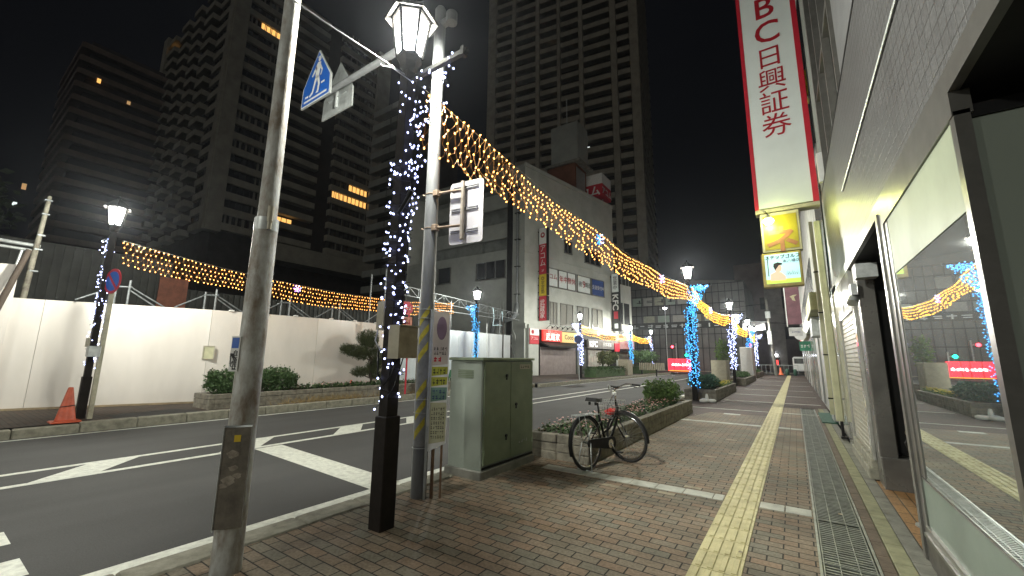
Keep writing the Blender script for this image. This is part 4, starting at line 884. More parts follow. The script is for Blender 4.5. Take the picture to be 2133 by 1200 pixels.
# ---------------------------------------------------------------- bicycle
def bicycle():
    t=thing('bicycle','black city bicycle with its front wheel turned right round, parked by the flower planter','bicycle',(-2.38,5.31,0))
    A=Vector((-2.38,5.31,0)); h=Vector((.20,.98,0)).normalized(); n=Vector((h.y,-h.x,0)); rw=.345
    lean=Vector((-.06,0,1)).normalized()
    def Q(f,z,s=0): return A+h*f+n*s+lean*z
    def wheel(c,hd,name,R_=.33):
        hd=Vector(hd).normalized(); up=lean; b=MB(); b.ring(c,hd,up,R_,.017,40,8); ty=b.build('wheel',M_rub,t)
        b=MB(); b.ring(c,hd,up,R_-.028,.010,36,6); b.build('rim',M_chrome,ty)
        b=MB(); ax=hd.cross(up)
        for k in range(28): a=2*PI*k/28; s_=ax*(.025 if k%2 else -.025); b.tube([c+s_,c+(hd*math.cos(a+.15)+up*math.sin(a+.15))*(R_-.03)],.0011,3)
        b.build('spokes',M_steel,ty); b=MB(); b.cyl(c-ax*.045,c+ax*.045,.018,n=10); b.build('hub',M_chrome,ty)
        return ty
    RC=Q(0,rw); wheel(RC,h,'rear'); 
    hd=Vector((.92,-.25,0)).normalized()      # direction from the steering axis to the tail of the turned front wheel
    st=Q(.86,.62); FC=Q(.80,rw)-hd*(-.13); FC=Vector((FC.x,FC.y,rw)); wheel(FC,hd,'front')
    bb=Q(.46,.29)
    # frame: low step-through double tube
    hb=Q(.84,.66); ht=Q(.80,.84); seat=Q(.36,.60)
    b=MB(); b.tube([bb,Q(.62,.36),Q(.76,.52),hb],.019,8); b.tube([Q(.40,.42),Q(.58,.47),Q(.74,.62),Q(.82,.74)],.014,8); b.tube([bb,seat,Q(.34,.68)],.016,8); b.cyl(hb,ht,.019,n=10)
    for s_ in (-.05,.05): b.tube([bb+n*s_*.5,RC+n*s_],.010,6); b.tube([seat+n*s_*.4,RC+n*s_],.008,6)
    b.build('frame',M_black,t)
    b=MB(); fo=hb-Vector((0,0,.02)); ax=hd.cross(lean)
    for s_ in (-.055,.055): b.tube([fo+ax*s_*.8,fo+ax*s_-Vector((0,0,.12)),FC+ax*s_],.010,6)
    b.cyl(fo-ax*.05,fo+ax*.05,.014,n=8); b.build('fork',M_black,t)
    b=MB(); g=ht+Vector((0,0,.12)); b.tube([ht,g],.012,8)
    fw=-hd; gl=g+Vector((0,0,.05)); b.tube([gl-ax*.27-fw*.16+Vector((0,0,.06)),gl-ax*.22-fw*.04+Vector((0,0,.07)),gl-ax*.08+fw*.05+Vector((0,0,.0)),g+fw*.03,gl+ax*.08+fw*.05,gl+ax*.22-fw*.04+Vector((0,0,.07)),gl+ax*.27-fw*.16+Vector((0,0,.06))],.011,8); hb_=b.build('handlebar',M_chrome,t)
    b=MB()
    for s_ in (-1,1): b.cyl(gl+ax*.262*s_-fw*.13+Vector((0,0,.062)),gl+ax*.285*s_-fw*.25+Vector((0,0,.055)),.016,n=10); b.tube([gl+ax*.25*s_-fw*.10+Vector((0,0,.04)),gl+ax*.275*s_-fw*.20+Vector((0,0,.02))],.005,4)
    b.build('grip',M_rub,hb_)
    b=MB(); b.tube([g+fw*.02,g+fw*.10+Vector((0,0,-.12)),g+fw*.03-Vector((0,0,.3))],.004,4); b.tube([g,Q(.6,.8),Q(.45,.5)],.004,4); b.build('brake_cable',M_rub,t)
    # basket in front of the bars, with a red bag in it
    bc=Vector((FC.x,FC.y,0))-hd*.24+Vector((0,0,.60)); b=MB(); 
    def K(a,c_,z): return bc-hd*a+ax*c_+Vector((0,0,z))
    for z,e in ((0,.85),(.08,.9),(.16,.95),(.24,1.05)):
        b.tube([K(-.12*e,-.17*e,z),K(.12*e,-.17*e,z),K(.12*e,.17*e,z),K(-.12*e,.17*e,z),K(-.12*e,-.17*e,z)],.0022,4)
    for k in range(9):
        c_=-.17+.34*k/8
        for a in (-.12,.12): b.tube([K(a*.85,c_*.85,0),K(a*1.05,c_*1.05,.24)],.0018,3)
        b.tube([K(-.102,c_*.85,0),K(.102,c_*.85,0)],.0018,3)
    for k in range(6):
        a=-.12+.24*k/5
        for c_ in (-.17,.17): b.tube([K(a*.85,c_*.85,0),K(a*1.05,c_*1.05,.24)],.0018,3)
    b.build('basket',M_steel,t)
    # saddle, rack, guards, chain case, stand, lamp
    b=MB(); sc=Q(.31,.86); b.tube([Q(.35,.62),Q(.33,.84)],.012,8)
    b.add([sc-h*.14+n*.10+lean*.01,sc-h*.14-n*.10+lean*.01,sc-h*.02-n*.09,sc+h*.10-n*.03,sc+h*.15,sc+h*.10+n*.03,sc-h*.02+n*.09]+[q+lean*.045 for q in (sc-h*.13+n*.08+lean*.015,sc-h*.13-n*.08+lean*.015,sc-h*.02-n*.07,sc+h*.09-n*.02,sc+h*.14-lean*.01,sc+h*.09+n*.02,sc-h*.02+n*.07)],[(6,5,4,3,2,1,0),(7,8,9,10,11,12,13)]+[(i,(i+1)%7,7+(i+1)%7,7+i) for i in range(7)])
    for s_ in (-.05,.05): b.cyl(sc-h*.1+n*s_-lean*.04,sc-h*.1+n*s_,.018,n=8)
    b.build('saddle',M_rub,t)
    b=MB(); 
    for s_ in (-.06,-.02,.02,.06): b.tube([Q(.28,.70,s_),Q(-.20,.71,s_)],.005,5)
    for f in (.2,0,-.20): b.tube([Q(f,.71,-.065),Q(f,.71,.065)],.005,5)
    for s_ in (-.06,.06): b.tube([Q(-.08,.71,s_),RC+n*s_],.005,5); b.tube([Q(-.20,.71,s_),Q(-.19,.60,s_)],.004,5)
    b.build('rear_rack',M_steel,t)
    def guard(c,hd_,a0,a1,R_=.365):
        b=MB(); ax_=hd_.cross(lean); vs=[]; m=18
        for i in range(m+1):
            a=a0+(a1-a0)*i/m; dd=hd_*math.cos(a)+lean*math.sin(a)
            for q,rr in ((-.026,R_-.012),(-.015,R_+.004),(.015,R_+.004),(.026,R_-.012)): vs.append(c+dd*rr+ax_*q)
        b.s=True; b.add(vs,[(i*4+k,i*4+k+1,(i+1)*4+k+1,(i+1)*4+k) for i in range(m) for k in range(3)]); b.build('mudguard',M_black,t)
    guard(RC,h,.45,PI+.35); guard(FC,hd,-.10,PI*.72)
    b=MB(); ax2=n; pts=[]
    for i in range(13): a=-PI/2+PI*i/12; pts.append(bb+h*(.075+.075*math.cos(a))*1+Vector((0,0,.085*math.sin(a)))+n*.05)
    for i in range(9): a=PI/2+PI*i/8; pts.append(RC+h*.045*math.cos(a)+Vector((0,0,.05*math.sin(a)))+n*.05)
    k=len(pts); b.add([p for p in pts]+[p+n*.022 for p in pts],[tuple(range(k)),tuple(range(2*k-1,k-1,-1))]+[(i,(i+1)%k,k+(i+1)%k,k+i) for i in range(k)]); b.build('chain_case',M_black,t)
    b=MB(); b.cyl(bb+n*.075,bb+n*.085,.06,n=20); b.tube([bb+n*.09,bb+n*.095+h*.10-lean*.12],.009,6); b.tube([bb-n*.07,bb-n*.09-h*.10+lean*.12],.009,6); b.cyl(bb-n*.07,bb+n*.09,.012,n=8); cr=b.build('crank',M_chrome,t)
    b=MB()
    for s_ in (1,-1): c_=bb+(n*.095+h*.10-lean*.12)*s_; b.cyl(c_+n*.0*s_,c_+n*.09*s_,.012,n=6); b.cyl(c_+n*.02*s_+h*.03,c_+n*.09*s_+h*.03,.010,n=6)
    b.build('pedal',M_rub,cr)
    b=MB(); b.tube([RC+n*.07,RC+n*.10-lean*(rw-.01)-h*.06],.007,6); b.tube([RC-n*.07,RC-n*.13-lean*(rw-.01)-h*.06],.007,6); b.tube([RC+n*.10-lean*(rw-.012)-h*.06,RC-n*.13-lean*(rw-.012)-h*.06],.007,6); b.build('stand',M_steel,t)
    b=MB(); b.bbox(-.03,.03,-.02,.02,-.02,.03,.006,Matrix.Translation(g+fw*.02-Vector((0,0,.02)))); b.build('head_lamp',M_white,t)
    b=MB(); b.tube([Q(.0,.33,.03),Q(.02,.45,.04),Q(.1,.52,.03)],.012,6); b.build('wheel_lock',M_steel,t)
    tb=thing('red_bag','crumpled red plastic bag lying in the bicycle basket','bag',bc); b=MB(); R=random.Random(3)
    vs=[];m_,k_=7,10
    for i in range(m_+1):
        th=PI*i/m_
        for j in range(k_): ph=2*PI*j/k_; q=R.uniform(.75,1.1); vs.append(bc-hd*.0+Vector((0,0,.075))-hd*(.09*q*math.sin(th)*math.cos(ph))+ax*(.13*q*math.sin(th)*math.sin(ph))+Vector((0,0,.05*q*math.cos(th))))
    b.add(vs,[(i*k_+j,i*k_+(j+1)%k_,(i+1)*k_+(j+1)%k_,(i+1)*k_+j) for i in range(m_) for j in range(k_)]); b.build('bag',mat('bag_red',(.60,.03,.03),.3,ns=20),tb)
bicycle()
# ---------------------------------------------------------------- small things on the pavements
def cone(label,p,h,r,m,grp='traffic cones'):
    t=thing('traffic_cone',label,'traffic cone',p,grp); x,y,z=p
    b=MB(); b.bbox(x-r*1.35,x+r*1.35,y-r*1.35,y+r*1.35,z,z+.03*h/.7,.02*h/.7); b.build('base',m,t); b=MB(); b.lathe([(r,z+.03*h),(r*.93,z+.08*h),(r*.28,z+h*.95),(r*.22,z+h),(.001,z+h)],(x,y,0),20); b.build('cone',m,t); return t
t=cone('large orange traffic cone leaning by the lamp post at the left',(-12.98,2.12,.005),.72,.17,M_orange); b=MB(); b.ring((-12.98,2.12,.33),(1,0,.1),(0,1,.1),.115,.010,16,5); b.build('rope',M_black,t)
cone('tiny orange cone standing behind the flowers by the pine',(-14.3,9.9,.0),.55,.12,M_orange); cone('tall green cone at the foot of the hoarding beside the cabinet',(-14.2,15.4,.0),.85,.17,mat('cone_green',(.02,.20,.08),.5,ns=8))
t=thing('flag_weight','white plastic three-lobed weight lying at the foot of the blue-wrapped lamp','weight',(-2.75,16.3,0)); b=MB()
for a in (0,2.1,4.2): b.lathe([(.12,.0),(.15,.03),(.15,.08),(.10,.11),(.001,.12)],(-2.68+.15*math.cos(a),16.2+.15*math.sin(a),0),14)
b.lathe([(.06,0),(.05,.2),(.03,.28),(.001,.29)],(-2.68,16.2,0),12); b.build('weight',M_white,t)
t=thing('beige_cabinet','beige metal utility cabinet standing in the second right planter','utility cabinet',(-3.2,23.4,0)); b=MB(); b.bbox(-3.55,-2.85,23.2,24.4,0,1.47,.02); b.build('body',M_beige,t); b=MB(); b.box(-2.85,-2.835,23.3,24.3,.15,1.4); b.build('door',mat('beige_door',(.36,.34,.26),.5,ns=3),t)
t=thing('potted_tree','slim green plant rising behind the beige cabinet','plant',(-3.2,25,0)); b=MB(); leaves(b,(-3.2,25,1.9),.35,.4,.75,700,.12); b.build('foliage',M_leaf,t); b=MB(); b.cyl((-3.2,25,0),(-3.2,25,1.6),.03); b.build('stem',M_bark,t)
t=thing('beige_cabinet','tall pale cabinet standing by the far white-wrapped lamp','utility cabinet',(-3.2,45,0)); b=MB(); b.bbox(-3.8,-2.9,40,42.4,0,2.6,.03); b.build('body',M_white,t)
# parking sign at the left lamp
t=thing('no_parking_sign','round blue and red no-parking sign on a pale square post at the left','road sign',(-13.25,2.62,0))
b=MB(); b.box(-13.30,-13.20,2.5,2.58,0,3.05); b.build('post',mat('cream_post',(.52,.50,.38),.5,ns=5),t)
c=Vector((-13.15,2.50,3.14)); nn=Vector((.62,-.78,0)); u=Vector((.78,.62,0)); zz=Vector((0,0,1)); ntn=Vector((.27,-.96,0)).normalized(); u=Vector((.96,.27,0)).normalized()
b=MB(); b.cyl(c-ntn*.01,c,.30,n=32); b.build('plate',M_red,t)
b=MB(); b.cyl(c,c+ntn*.004,.235,n=32); b.build('blue_field',M_blue,t)
b=MB(); dg=(u-zz).normalized(); pp=(u+zz).normalized(); b.add([c+ntn*.007-dg*.24-pp*.03,c+ntn*.007+dg*.24-pp*.03,c+ntn*.007+dg*.24+pp*.03,c+ntn*.007-dg*.24+pp*.03],[(0,1,2,3)]); b.build('red_bar',M_red,t)
# red pole with octagonal sign
t=thing('bus_stop_sign','red octagonal sign with white lettering on a slim red pole between the two grey poles','road sign',(-12.9,11.4,0))
b=MB(); b.cyl((-12.9,11.4,0),(-12.9,11.4,3.6),.035,n=10); b.build('pole',M_red,t)
nn=Vector((.75,-.66,0)).normalized(); u=Vector((.66,.75,0)).normalized()
c=Vector((-12.98,11.28,3.42)); b=MB(); b.add([c+u*(.30*math.cos(PI/8+PI/4*i))+zz*(.30*math.sin(PI/8+PI/4*i))+nn*o for o in (0,.02) for i in range(8)],[tuple(range(8,16)),tuple(range(7,-1,-1))]+[(i,(i+1)%8,8+(i+1)%8,8+i) for i in range(8)]); b.build('octagon',M_red,t)
b=MB(); scribble(b,c+nn*.021,u,zz,.42,.2,4,2,.16); b.build('lettering',M_white,t)
b=MB(); c2=c-zz*.56; b.add([c2+u*x+zz*z+nn*o for o in (0,.02) for x,z in ((-.27,-.20),(.27,-.20),(.27,.20),(-.27,.20))],[(4,5,6,7),(0,1,5,4),(1,2,6,5),(2,3,7,6),(3,0,4,7)]); b.build('plate',mat('faded_orange',(.60,.25,.17),.5,ns=6),t)
b=MB(); scribble(b,c2+nn*.021,u,zz,.45,.28,3,6,.16); b.build('print',M_redt,t)
t=thing('notice_board','small grey notice board with black top standing near the red pole','notice board',(-12.7,12.3,0)); b=MB(); b.box(-12.9,-12.86,11.9,12.6,.1,1.9); b.build('board',mat('panel_beige',(.34,.31,.25),.5,ns=3),t); b=MB(); b.box(-12.91,-12.85,11.9,12.6,1.9,2.2); b.build('top',M_black,t)
# ---------------------------------------------------------------- hoarding, screen, scaffolding, poles on the left
pl=[(-17.4,-1.2),(-16.5,1.9),(-15.15,5.3),(-14.75,8.6),(-14.66,12.0),(-14.62,15.4),(-14.6,18.4),(-14.6,21.2)]
t=thing('hoarding','long high white construction hoarding of smooth panels behind the planter','hoarding',(-15,8,0))
for k in range(len(pl)-1):
    a=Vector((*pl[k],0)); c=Vector((*pl[k+1],0)); n_=1 if k<4 else 3
    for j in range(n_):
        p=a+(c-a)*(j/n_); q=a+(c-a)*((j+1)/n_); d=(q-p).normalized(); nrm=Vector((d.y,-d.x,0)); p=p+d*.004; q=q-d*.004
        b=MB(); H_=2.86; b.add([p,q,q-nrm*.04,p-nrm*.04]+[v+Vector((0,0,H_)) for v in (p,q,q-nrm*.04,p-nrm*.04)],[(0,1,5,4),(1,2,6,5),(2,3,7,6),(3,0,4,7),(4,5,6,7)])
        b.build('panel',M_hoard if k<4 else M_hoardb,t)
b=MB()
for k in range(len(pl)-1): 
    a=Vector((*pl[k],0)); c=Vector((*pl[k+1],0)); d=(c-a).normalized(); nrm=Vector((d.y,-d.x,0)); b.add([a+nrm*.06+zz*.0,c+nrm*.06,c+nrm*.06+zz*.05,a+nrm*.06+zz*.05,a+nrm*.012+zz*.05,c+nrm*.012+zz*.05],[(0,1,2,3),(3,2,5,4)])
b.build('base_board',mat('base_board',(.33,.26,.16),.8,ns=5),t)
b=MB()
for k in range(2,5):
    for u_ in (.15,.45,.75): a=Vector((*pl[k],0)); c=Vector((*pl[k+1],0)); p=a+(c-a)*u_; b.bbox(p.x-.03,p.x+.07,p.y-.07,p.y+.07,2.862,2.90,.01)
b.build('clip_lamp',M_white,t)
p=Vector((-16.75,.92,0)); d=(Vector((*pl[1],0))-Vector((*pl[0],0))).normalized(); nrm=Vector((d.y,-d.x,0)); 
def framed(name,label,c,w_,h_,m,bar):
    t=thing(name,label,'notice',c); c=Vector(c); b=MB()
    for (x0,x1,z0,z1) in ((-w_/2,w_/2,-h_/2,-h_/2+.03),(-w_/2,w_/2,h_/2-.03,h_/2),(-w_/2,-w_/2+.03,-h_/2,h_/2),(w_/2-.03,w_/2,-h_/2,h_/2)):
        b.add([c+d*x+zz*z+nrm*o for o in (.01,.03) for x,z in ((x0,z0),(x1,z0),(x1,z1),(x0,z1))],[(4,5,6,7),(0,1,5,4),(1,2,6,5),(2,3,7,6),(3,0,4,7)])
    b.build('frame',m,t)
    b=MB(); b.add([c+d*x+zz*z+nrm*.012 for x,z in ((-w_/2,-h_/2),(w_/2,-h_/2),(w_/2,h_/2),(-w_/2,h_/2))],[(0,1,2,3)]); b.build('sheet',M_pale,t)
    if bar: b=MB(); b.add([c+d*x+zz*z+nrm*.02 for x,z in ((-w_*.3,-h_*.22),(w_*.3,-h_*.22),(w_*.3,-h_*.14),(-w_*.3,-h_*.14))],[(0,1,2,3)]); b.build('black_line',M_blk,t)
framed('framed_notice','green framed notice fixed low on the hoarding at the far left',(-16.77+.0,.98,1.55),.52,.46,mat('frame_green',(.22,.36,.27),.6),1)
d=(Vector((*pl[2],0))-Vector((*pl[1],0))).normalized(); nrm=Vector((d.y,-d.x,0)); framed('framed_notice','small lit yellow-white notice box on the hoarding, half behind the weathered pole',(-15.13,5.33,1.52),.30,.42,M_beige,0)
t=thing('dust_sheet','pale creased dust sheet rising above the hoarding at the left edge','sheet',(-17,.6,0)); b=MB(); n_=10
for i in range(n_):
    y0=-1.4+2.75*i/n_; y1=-1.4+2.75*(i+1)/n_; x0=-17.5+.45*(y0+1.4)/2.75*2+.05*math.sin(i*2.1); x1=-17.5+.45*(y1+1.4)/2.75*2+.05*math.sin((i+1)*2.1); b.quad((x0,y0,.1),(x1,y1,.1),(x1,y1,3.72),(x0,y0,3.72))
b.build('sheet',M_hoard,t)
t=thing('scaffold_pole','weathered white pole with clamps standing at the left end of the hoarding','pole',(-16.3,1.3,0)); b=MB(); b.cyl((-16.75,1.52,2.6),(-16.75,1.62,5.75),.07,.045,12); b.build('shaft',mat('pole_dirty',(.20,.19,.15),.7,col2=(.07,.06,.045),ns=6),t); 
for z in (3.6,4.2,4.6,5.2,5.6): b=MB(); b.bbox(-16.83,-16.67,1.53,1.69,z,z+.04,.01); b.build('clamp',M_lat,t)
t=thing('wooden_pole','dark leaning wooden pole in front of the hoarding at the left edge','pole',(-16.0,1,0)); b=MB(); b.cyl((-15.9,.60,0),(-16.3,1.42,4.1),.075,.06,12); b.build('shaft',M_wood,t)
t=thing('truss_beam','horizontal pale steel beam running off the left edge to the weathered pole','beam',(-16.8,0,4.4)); b=MB(); b.cyl((-16.8,1.65,4.32),(-17.6,-2.5,4.55),.05,n=10); b.cyl((-16.8,1.55,4.18),(-17.6,-2.5,4.40),.04,n=10); b.cyl((-16.85,1.3,3.7),(-16.85,1.35,4.2),.03,n=8); b.build('tube',M_steel,t)
def scaff(label,y,x=-15.9):
    t=thing('scaffold',label,'scaffold',(x,y,0),'scaffold braces behind the hoarding')
    for dy in (0,.28): b=MB(); b.cyl((x+dy*.2,y+dy,1),(x+dy*.2,y+dy,3.62 if dy else 3.5),.03,n=8); b.build('upright',M_lat,t)
    for (ya,za,yb,zb) in ((y+.28,3.45,y+1.25,2.85),(y+.28,3.35,y+1.15,2.75),(y,3.4,y-.8,2.9)): b=MB(); b.cyl((x,ya,za),(x+.1,yb,zb),.022,n=7); b.build('brace',M_lat,t)
    b=MB(); b.cyl((x,y-.05,3.40),(x+.06,y+.35,3.42),.028,n=7); b.build('coupler',M_lat,t)
for i,(y,x) in enumerate(((-.6,-17.7),(3.2,-16.3),(5.3,-15.9),(7.6,-15.6),(9.6,-15.5),(11.8,-15.4))): scaff(['scaffold brace above the hoarding at the left edge','scaffold brace above the hoarding just right of the no-parking sign','scaffold brace above the hoarding just left of the weathered pole','scaffold brace above the hoarding right of the weathered pole','scaffold brace midway along the hoarding above the pine side','scaffold brace above the hoarding just left of the nearest lamp'][i],y,x)
t=thing('scaffold_gantry','long lattice steel gantry behind the grey sign pole','scaffold',(-16,17,4))
b=MB()
G0=Vector((-15.8,12.6,5.0)); G1=Vector((-15.8,24,4.55))
for dz in (0,-.45): b.cyl(G0+zz*dz,G1+zz*dz,.022,n=7)
N_=18
for k in range(N_): p=G0+(G1-G0)*(k/N_); q=G0+(G1-G0)*((k+1)/N_); b.cyl(p-zz*.45*(k%2),q-zz*.45*((k+1)%2),.012,n=5); b.cyl(p,p-zz*.45,.010,n=5)
b.build('lattice',M_lat,t)
for y,h in ((11.6,5.2),(12.4,5.6),(14.6,4.9),(17,4.6),(19.4,4.5),(21.7,4.4)): b=MB(); b.cyl((-15.8,y,0),(-15.8,y,h),.03,n=8); b.build('upright',M_lat,t)
b=MB(); b.cyl((-15.8,12.4,4.0),(-15.8,21.7,4.0),.03,n=7); b.build('ledger',M_lat,t)
for i,(y,h) in enumerate(((14.6,3.9),(17.6,3.4),(18.6,3.4),(20.2,3.9))):
    t=thing('scaffold_pole',['dark pole in front of the pale hoarding just right of the notice board','first thin pole in front of the pale hoarding right of the blue lamp','second thin pole in front of the pale hoarding right of the blue lamp','dark pole near the end of the pale hoarding above the green cabinet'][i],'pole',(-14.4,y,0)); b=MB(); b.cyl((-14.45,y,0),(-14.45,y,h),.045 if i in(0,3) else .02,n=8); b.build('shaft',M_brown if i in (0,3) else M_steel,t)
t=thing('shed','dark corrugated building behind the hoarding on the left','building',(-24,6,0)); b=MB(); b.box(-40,-22,-14,6,0,5.4); b.box(-40,-22,6,20,0,4.3); b.build('wall',M_metalroof,t)
b=MB(); y=-14
while y<20: b.box(-22,-21.95,y,y+.1,0,5.38 if y<5.8 else 4.28); y+=.25
b.build('rib',M_metalroof,t); b=MB(); b.box(-21.94,-21.9,5.6,6.6,2.5,4.7); b.build('orange_panel',mat('rust_panel',(.16,.05,.025),.7,ns=3),t)
t=thing('tree','dark leafy tree at the far left beyond the hoarding','tree',(-38,1.5,0)); b=MB(); leaves(b,(-38,-.5,9.5),4,3,3.0,2000,.5); b.build('crown',mat('leaf_night',(.02,.035,.015),.7,ns=3),t); b=MB(); b.cyl((-38,.5,0),(-38,.5,9),.3,.2); b.build('trunk',M_bark,t)
# ---------------------------------------------------------------- the white shop building across the road
A=Vector((-19.2,30,0)); fu=Vector((.18,.984,0)).normalized(); fn=Vector((fu.y,-fu.x,0)); zz=Vector((0,0,1))
def FB(b,s0,s1,z0,z1,o0,o1):
    """box on the skewed front: s along the front, o outwards"""
    c=[A+fu*s+fn*o+zz*z for z in (z0,z1) for s,o in ((s0,o0),(s0,o1),(s1,o1),(s1,o0))]
    return b.add(c,[(0,3,2,1),(4,5,6,7),(0,1,5,4),(1,2,6,5),(2,3,7,6),(3,0,4,7)])
t=thing('office_building','four-storey white office building with shuttered shops and window lettering across the road','building',A)
H=19.4
b=MB(); far=A+fu*15.2; b.add([A,far,far+Vector((-14,0,0)),A+Vector((-15.5,0,0))]+[v+zz*H for v in (A,far,far+Vector((-14,0,0)),A+Vector((-15.5,0,0)))],[(0,1,5,4),(4,5,6,7),(1,2,6,5),(2,3,7,6)]); b.build('front_wall',M_wall,t)
b=MB()
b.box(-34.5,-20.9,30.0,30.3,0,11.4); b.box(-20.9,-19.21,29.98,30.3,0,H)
for z in (12.6,15.6): b.box(-31,-20.91,30.1,30.4,z-.0,z+1.5)
b.build('side_wall',M_wallside,t)
b=MB(); b.box(-31,-20.9,30.9,31,11.4,18.0); b.box(-33,-24.5,30.5,30.9,11.4,13.6); b.build('terrace_wall',mat('terrace_grey',(.22,.24,.23),.9,ns=1),t)
b=MB(); b.box(-21.0,-20.5,29.8,29.98,0,18.2); b.build('dark_recess',M_dark,t)
def win(s0,s1,z0,z1,curt,nm=2,o=.0):
    b=MB(); FB(b,s0,s1,z0,z1,.02,.03); wn=b.build('window',curt,t); b=MB()
    for k in range(nm+1): s=s0+(s1-s0)*k/nm; FB(b,s-.04,s+.04,z0,z1,.031,.09)
    FB(b,s0-.05,s1+.05,z0-.09,z0,.0,.14); FB(b,s0-.05,s1+.05,z1,z1+.05,.0,.10); b.build('window_frame',M_alu,wn)
    return wn
for s0,s1 in ((3.5,4.5),(5.1,7.05),(7.85,9.85),(10.5,12.4)): win(s0,s1,4.7,6.7,M_curt)
win(5.8,7.0,12.0,13.2,M_glassd,2); win(9.3,12.3,11.6,13.0,M_glassd,3)
for s0,s1,m_ in ((3.3,4.7,M_banner),(4.78,7.6,M_banner),(7.9,10.25,M_banner),(10.5,12.9,mat('sign_indigo',(.03,.08,.30),.5,ns=4))):
    wn=win(s0,s1,8.25,9.95,m_,2 if s1-s0>2.5 and m_ is M_banner else 1)
def ftext(s,size,m,sc,z,o=.05,sx=1,bold=.0,par=None): return text(s,size,m,A+fu*sc+fn*o+zz*z,fu,zz,par or t,sx=sx,bold=bold)
ftext('コム',.62,M_redt,3.95,9.2,.10); ftext('年中無休',.72,M_redt,6.2,9.15,.10,.92); ftext('夜',.62,M_blk,8.35,9.1,.10); ftext('9',1.05,M_redt,9.0,9.1,.10); ftext('時迄',.62,M_blk,9.75,9.1,.10,.8); ftext('生徒受付中',.50,M_white,11.7,9.1,.10,.95)
for x0,x1,z0,z1 in ((-24.7,-21.3,8.8,10.45),(-29.8,-28.1,8.9,10.5)):
    b=MB(); b.box(x0,x1,29.94,29.99,z0,z1); wn=b.build('window',M_glassd,t,label='dark side window'); b=MB()
    for k in range(4 if x1-x0>2 else 2): x=x0+(x1-x0)*k/(3 if x1-x0>2 else 1); b.box(x-.05,x+.05,29.90,29.995,z0,z1)
    b.box(x0-.1,x1+.1,29.85,29.995,z0-.1,z0); b.build('window_frame',M_alu,wn)
# ducts on the side wall
t2=thing('air_duct','fat grey bent ventilation duct on the side wall of the white office building','duct',(-20,29.6,0)); b=MB(); b.cyl((-19.75,29.6,18),(-19.75,29.6,6.2),.09,n=10); b.tube([(-19.75,29.6,6.2),(-19.8,29.6,5.4),(-20.2,29.55,4.9),(-20.9,29.5,4.75),(-21.6,29.5,4.8),(-22.2,29.5,4.5),(-22.35,29.5,3.6)],.20,10); b.build('duct',M_lat,t2)
b=MB(); 
for z in (7,9.5,12,14.5,17): b.box(-20.0,-19.5,29.5,29.8,z,z+.06)
b.build('bracket',M_black,t2)
t2=thing('wall_pipes','tangle of thin pipes and cables low on the side wall of the white office building','pipe',(-20.5,29.8,3)); b=MB(); R=random.Random(8)
for k in range(9): x=-23+k*.33; b.tube([(x,29.9,7.2-R.random()*3),(x,29.85,4),(x+R.uniform(-.4,.8),29.85,3.4),(x+R.uniform(-.4,.8),29.9,1)],.03,5)
b.build('pipe',M_steel,t2)
t2=thing('white_string_loops','loose loops of white lights hanging in front of the office side wall','string lights',(-21,25,4)); b=MB(); P_=[(-18.9,25,5.3),(-18.85,25,5.2),(-18.8,25.05,4.5),(-18.85,25,3.9),(-18.5,25.2,3.95),(-18.2,25.4,3.9),(-18.25,25.4,4.5),(-18.3,25.4,5.0)]; b.tube(P_,.022,5); b.build('wire',emit('cold_rope',(.7,.95,1),.22,'NONE'),t2)
# corner post, ground floor
b=MB(); FB(b,.2,1.5,0,4.4,.0,.35); b.build('corner_pillar',M_wall,t)
b=MB(); FB(b,-.05,15.2,4.05,4.5,.0,.16); b.build('string_course',M_wall,t); b=MB(); FB(b,-.02,15.2,10.9,11.05,0,.05); b.build('string_course',M_wall,t); b=MB(); FB(b,-.05,15.2,H-.25,H+.1,-.1,.1); b.build('coping',M_wall,t)
b=MB(); FB(b,1.9,15.1,0,4.04,-.05,.03); b.build('shop_opening',M_dark,t)
b=MB(); z=.0; n=0
while z<2.45:
    c=[A+fu*s+fn*o+zz*h for s,o,h in ((1.95,.09,z),(7.3,.09,z),(7.3,.13,z+.012),(1.95,.13,z+.012),(1.95,.13,z+.085),(7.3,.13,z+.085),(7.3,.09,z+.10),(1.95,.09,z+.10))]
    b.add(c,[(0,1,2,3),(3,2,5,4),(4,5,6,7)]); z+=.10
b.build('shutter',M_shutp,t,label='wide pinkish-grey roller shutter')
b=MB(); c=[A+fu*s+fn*o+zz*h for s,o,h in ((1.9,.15,3.0),(7.5,.15,3.0),(7.5,1.3,2.55),(1.9,1.3,2.55),(1.9,1.3,2.45),(7.5,1.3,2.45),(7.5,.15,2.85),(1.9,.15,2.85))]; b.add(c,[(0,1,2,3),(3,2,5,4),(4,5,6,7),(0,3,4,7),(1,6,5,2)]); b.build('awning',M_metalroof,t)
b=MB()
for k in range(6): s=2.6+k*.75; b.tube([A+fu*s+fn*.3+zz*4.15,A+fu*s+fn*.8+zz*4.45,A+fu*(s+.05)+fn*1.0+zz*4.25],.02,5); b.cyl(A+fu*s+fn*1.0+zz*4.28,A+fu*s+fn*1.05+zz*4.15,.07,n=8)
b.build('sign_spotlight',M_black,t)
b=MB(); FB(b,7.5,8.2,0,2.6,.04,.12); FB(b,8.4,9.1,0,2.6,.04,.12); b.build('door',M_shop2,t)
b=MB(); FB(b,9.5,12.0,.7,2.4,.04,.10); FB(b,12.3,13.6,.7,2.4,.04,.10); b.build('shop_window',mat('shop_inside',(.40,.41,.36),.4,col2=(.2,.15,.14),ns=2.2),t)
b=MB(); R=random.Random(3)
for k in range(8): s=9.6+k*.48; FB(b,s,s+R.uniform(.2,.38),R.uniform(.9,1.3),R.uniform(1.6,2.2),.11,.12)
b.build('poster',M_poster,t)
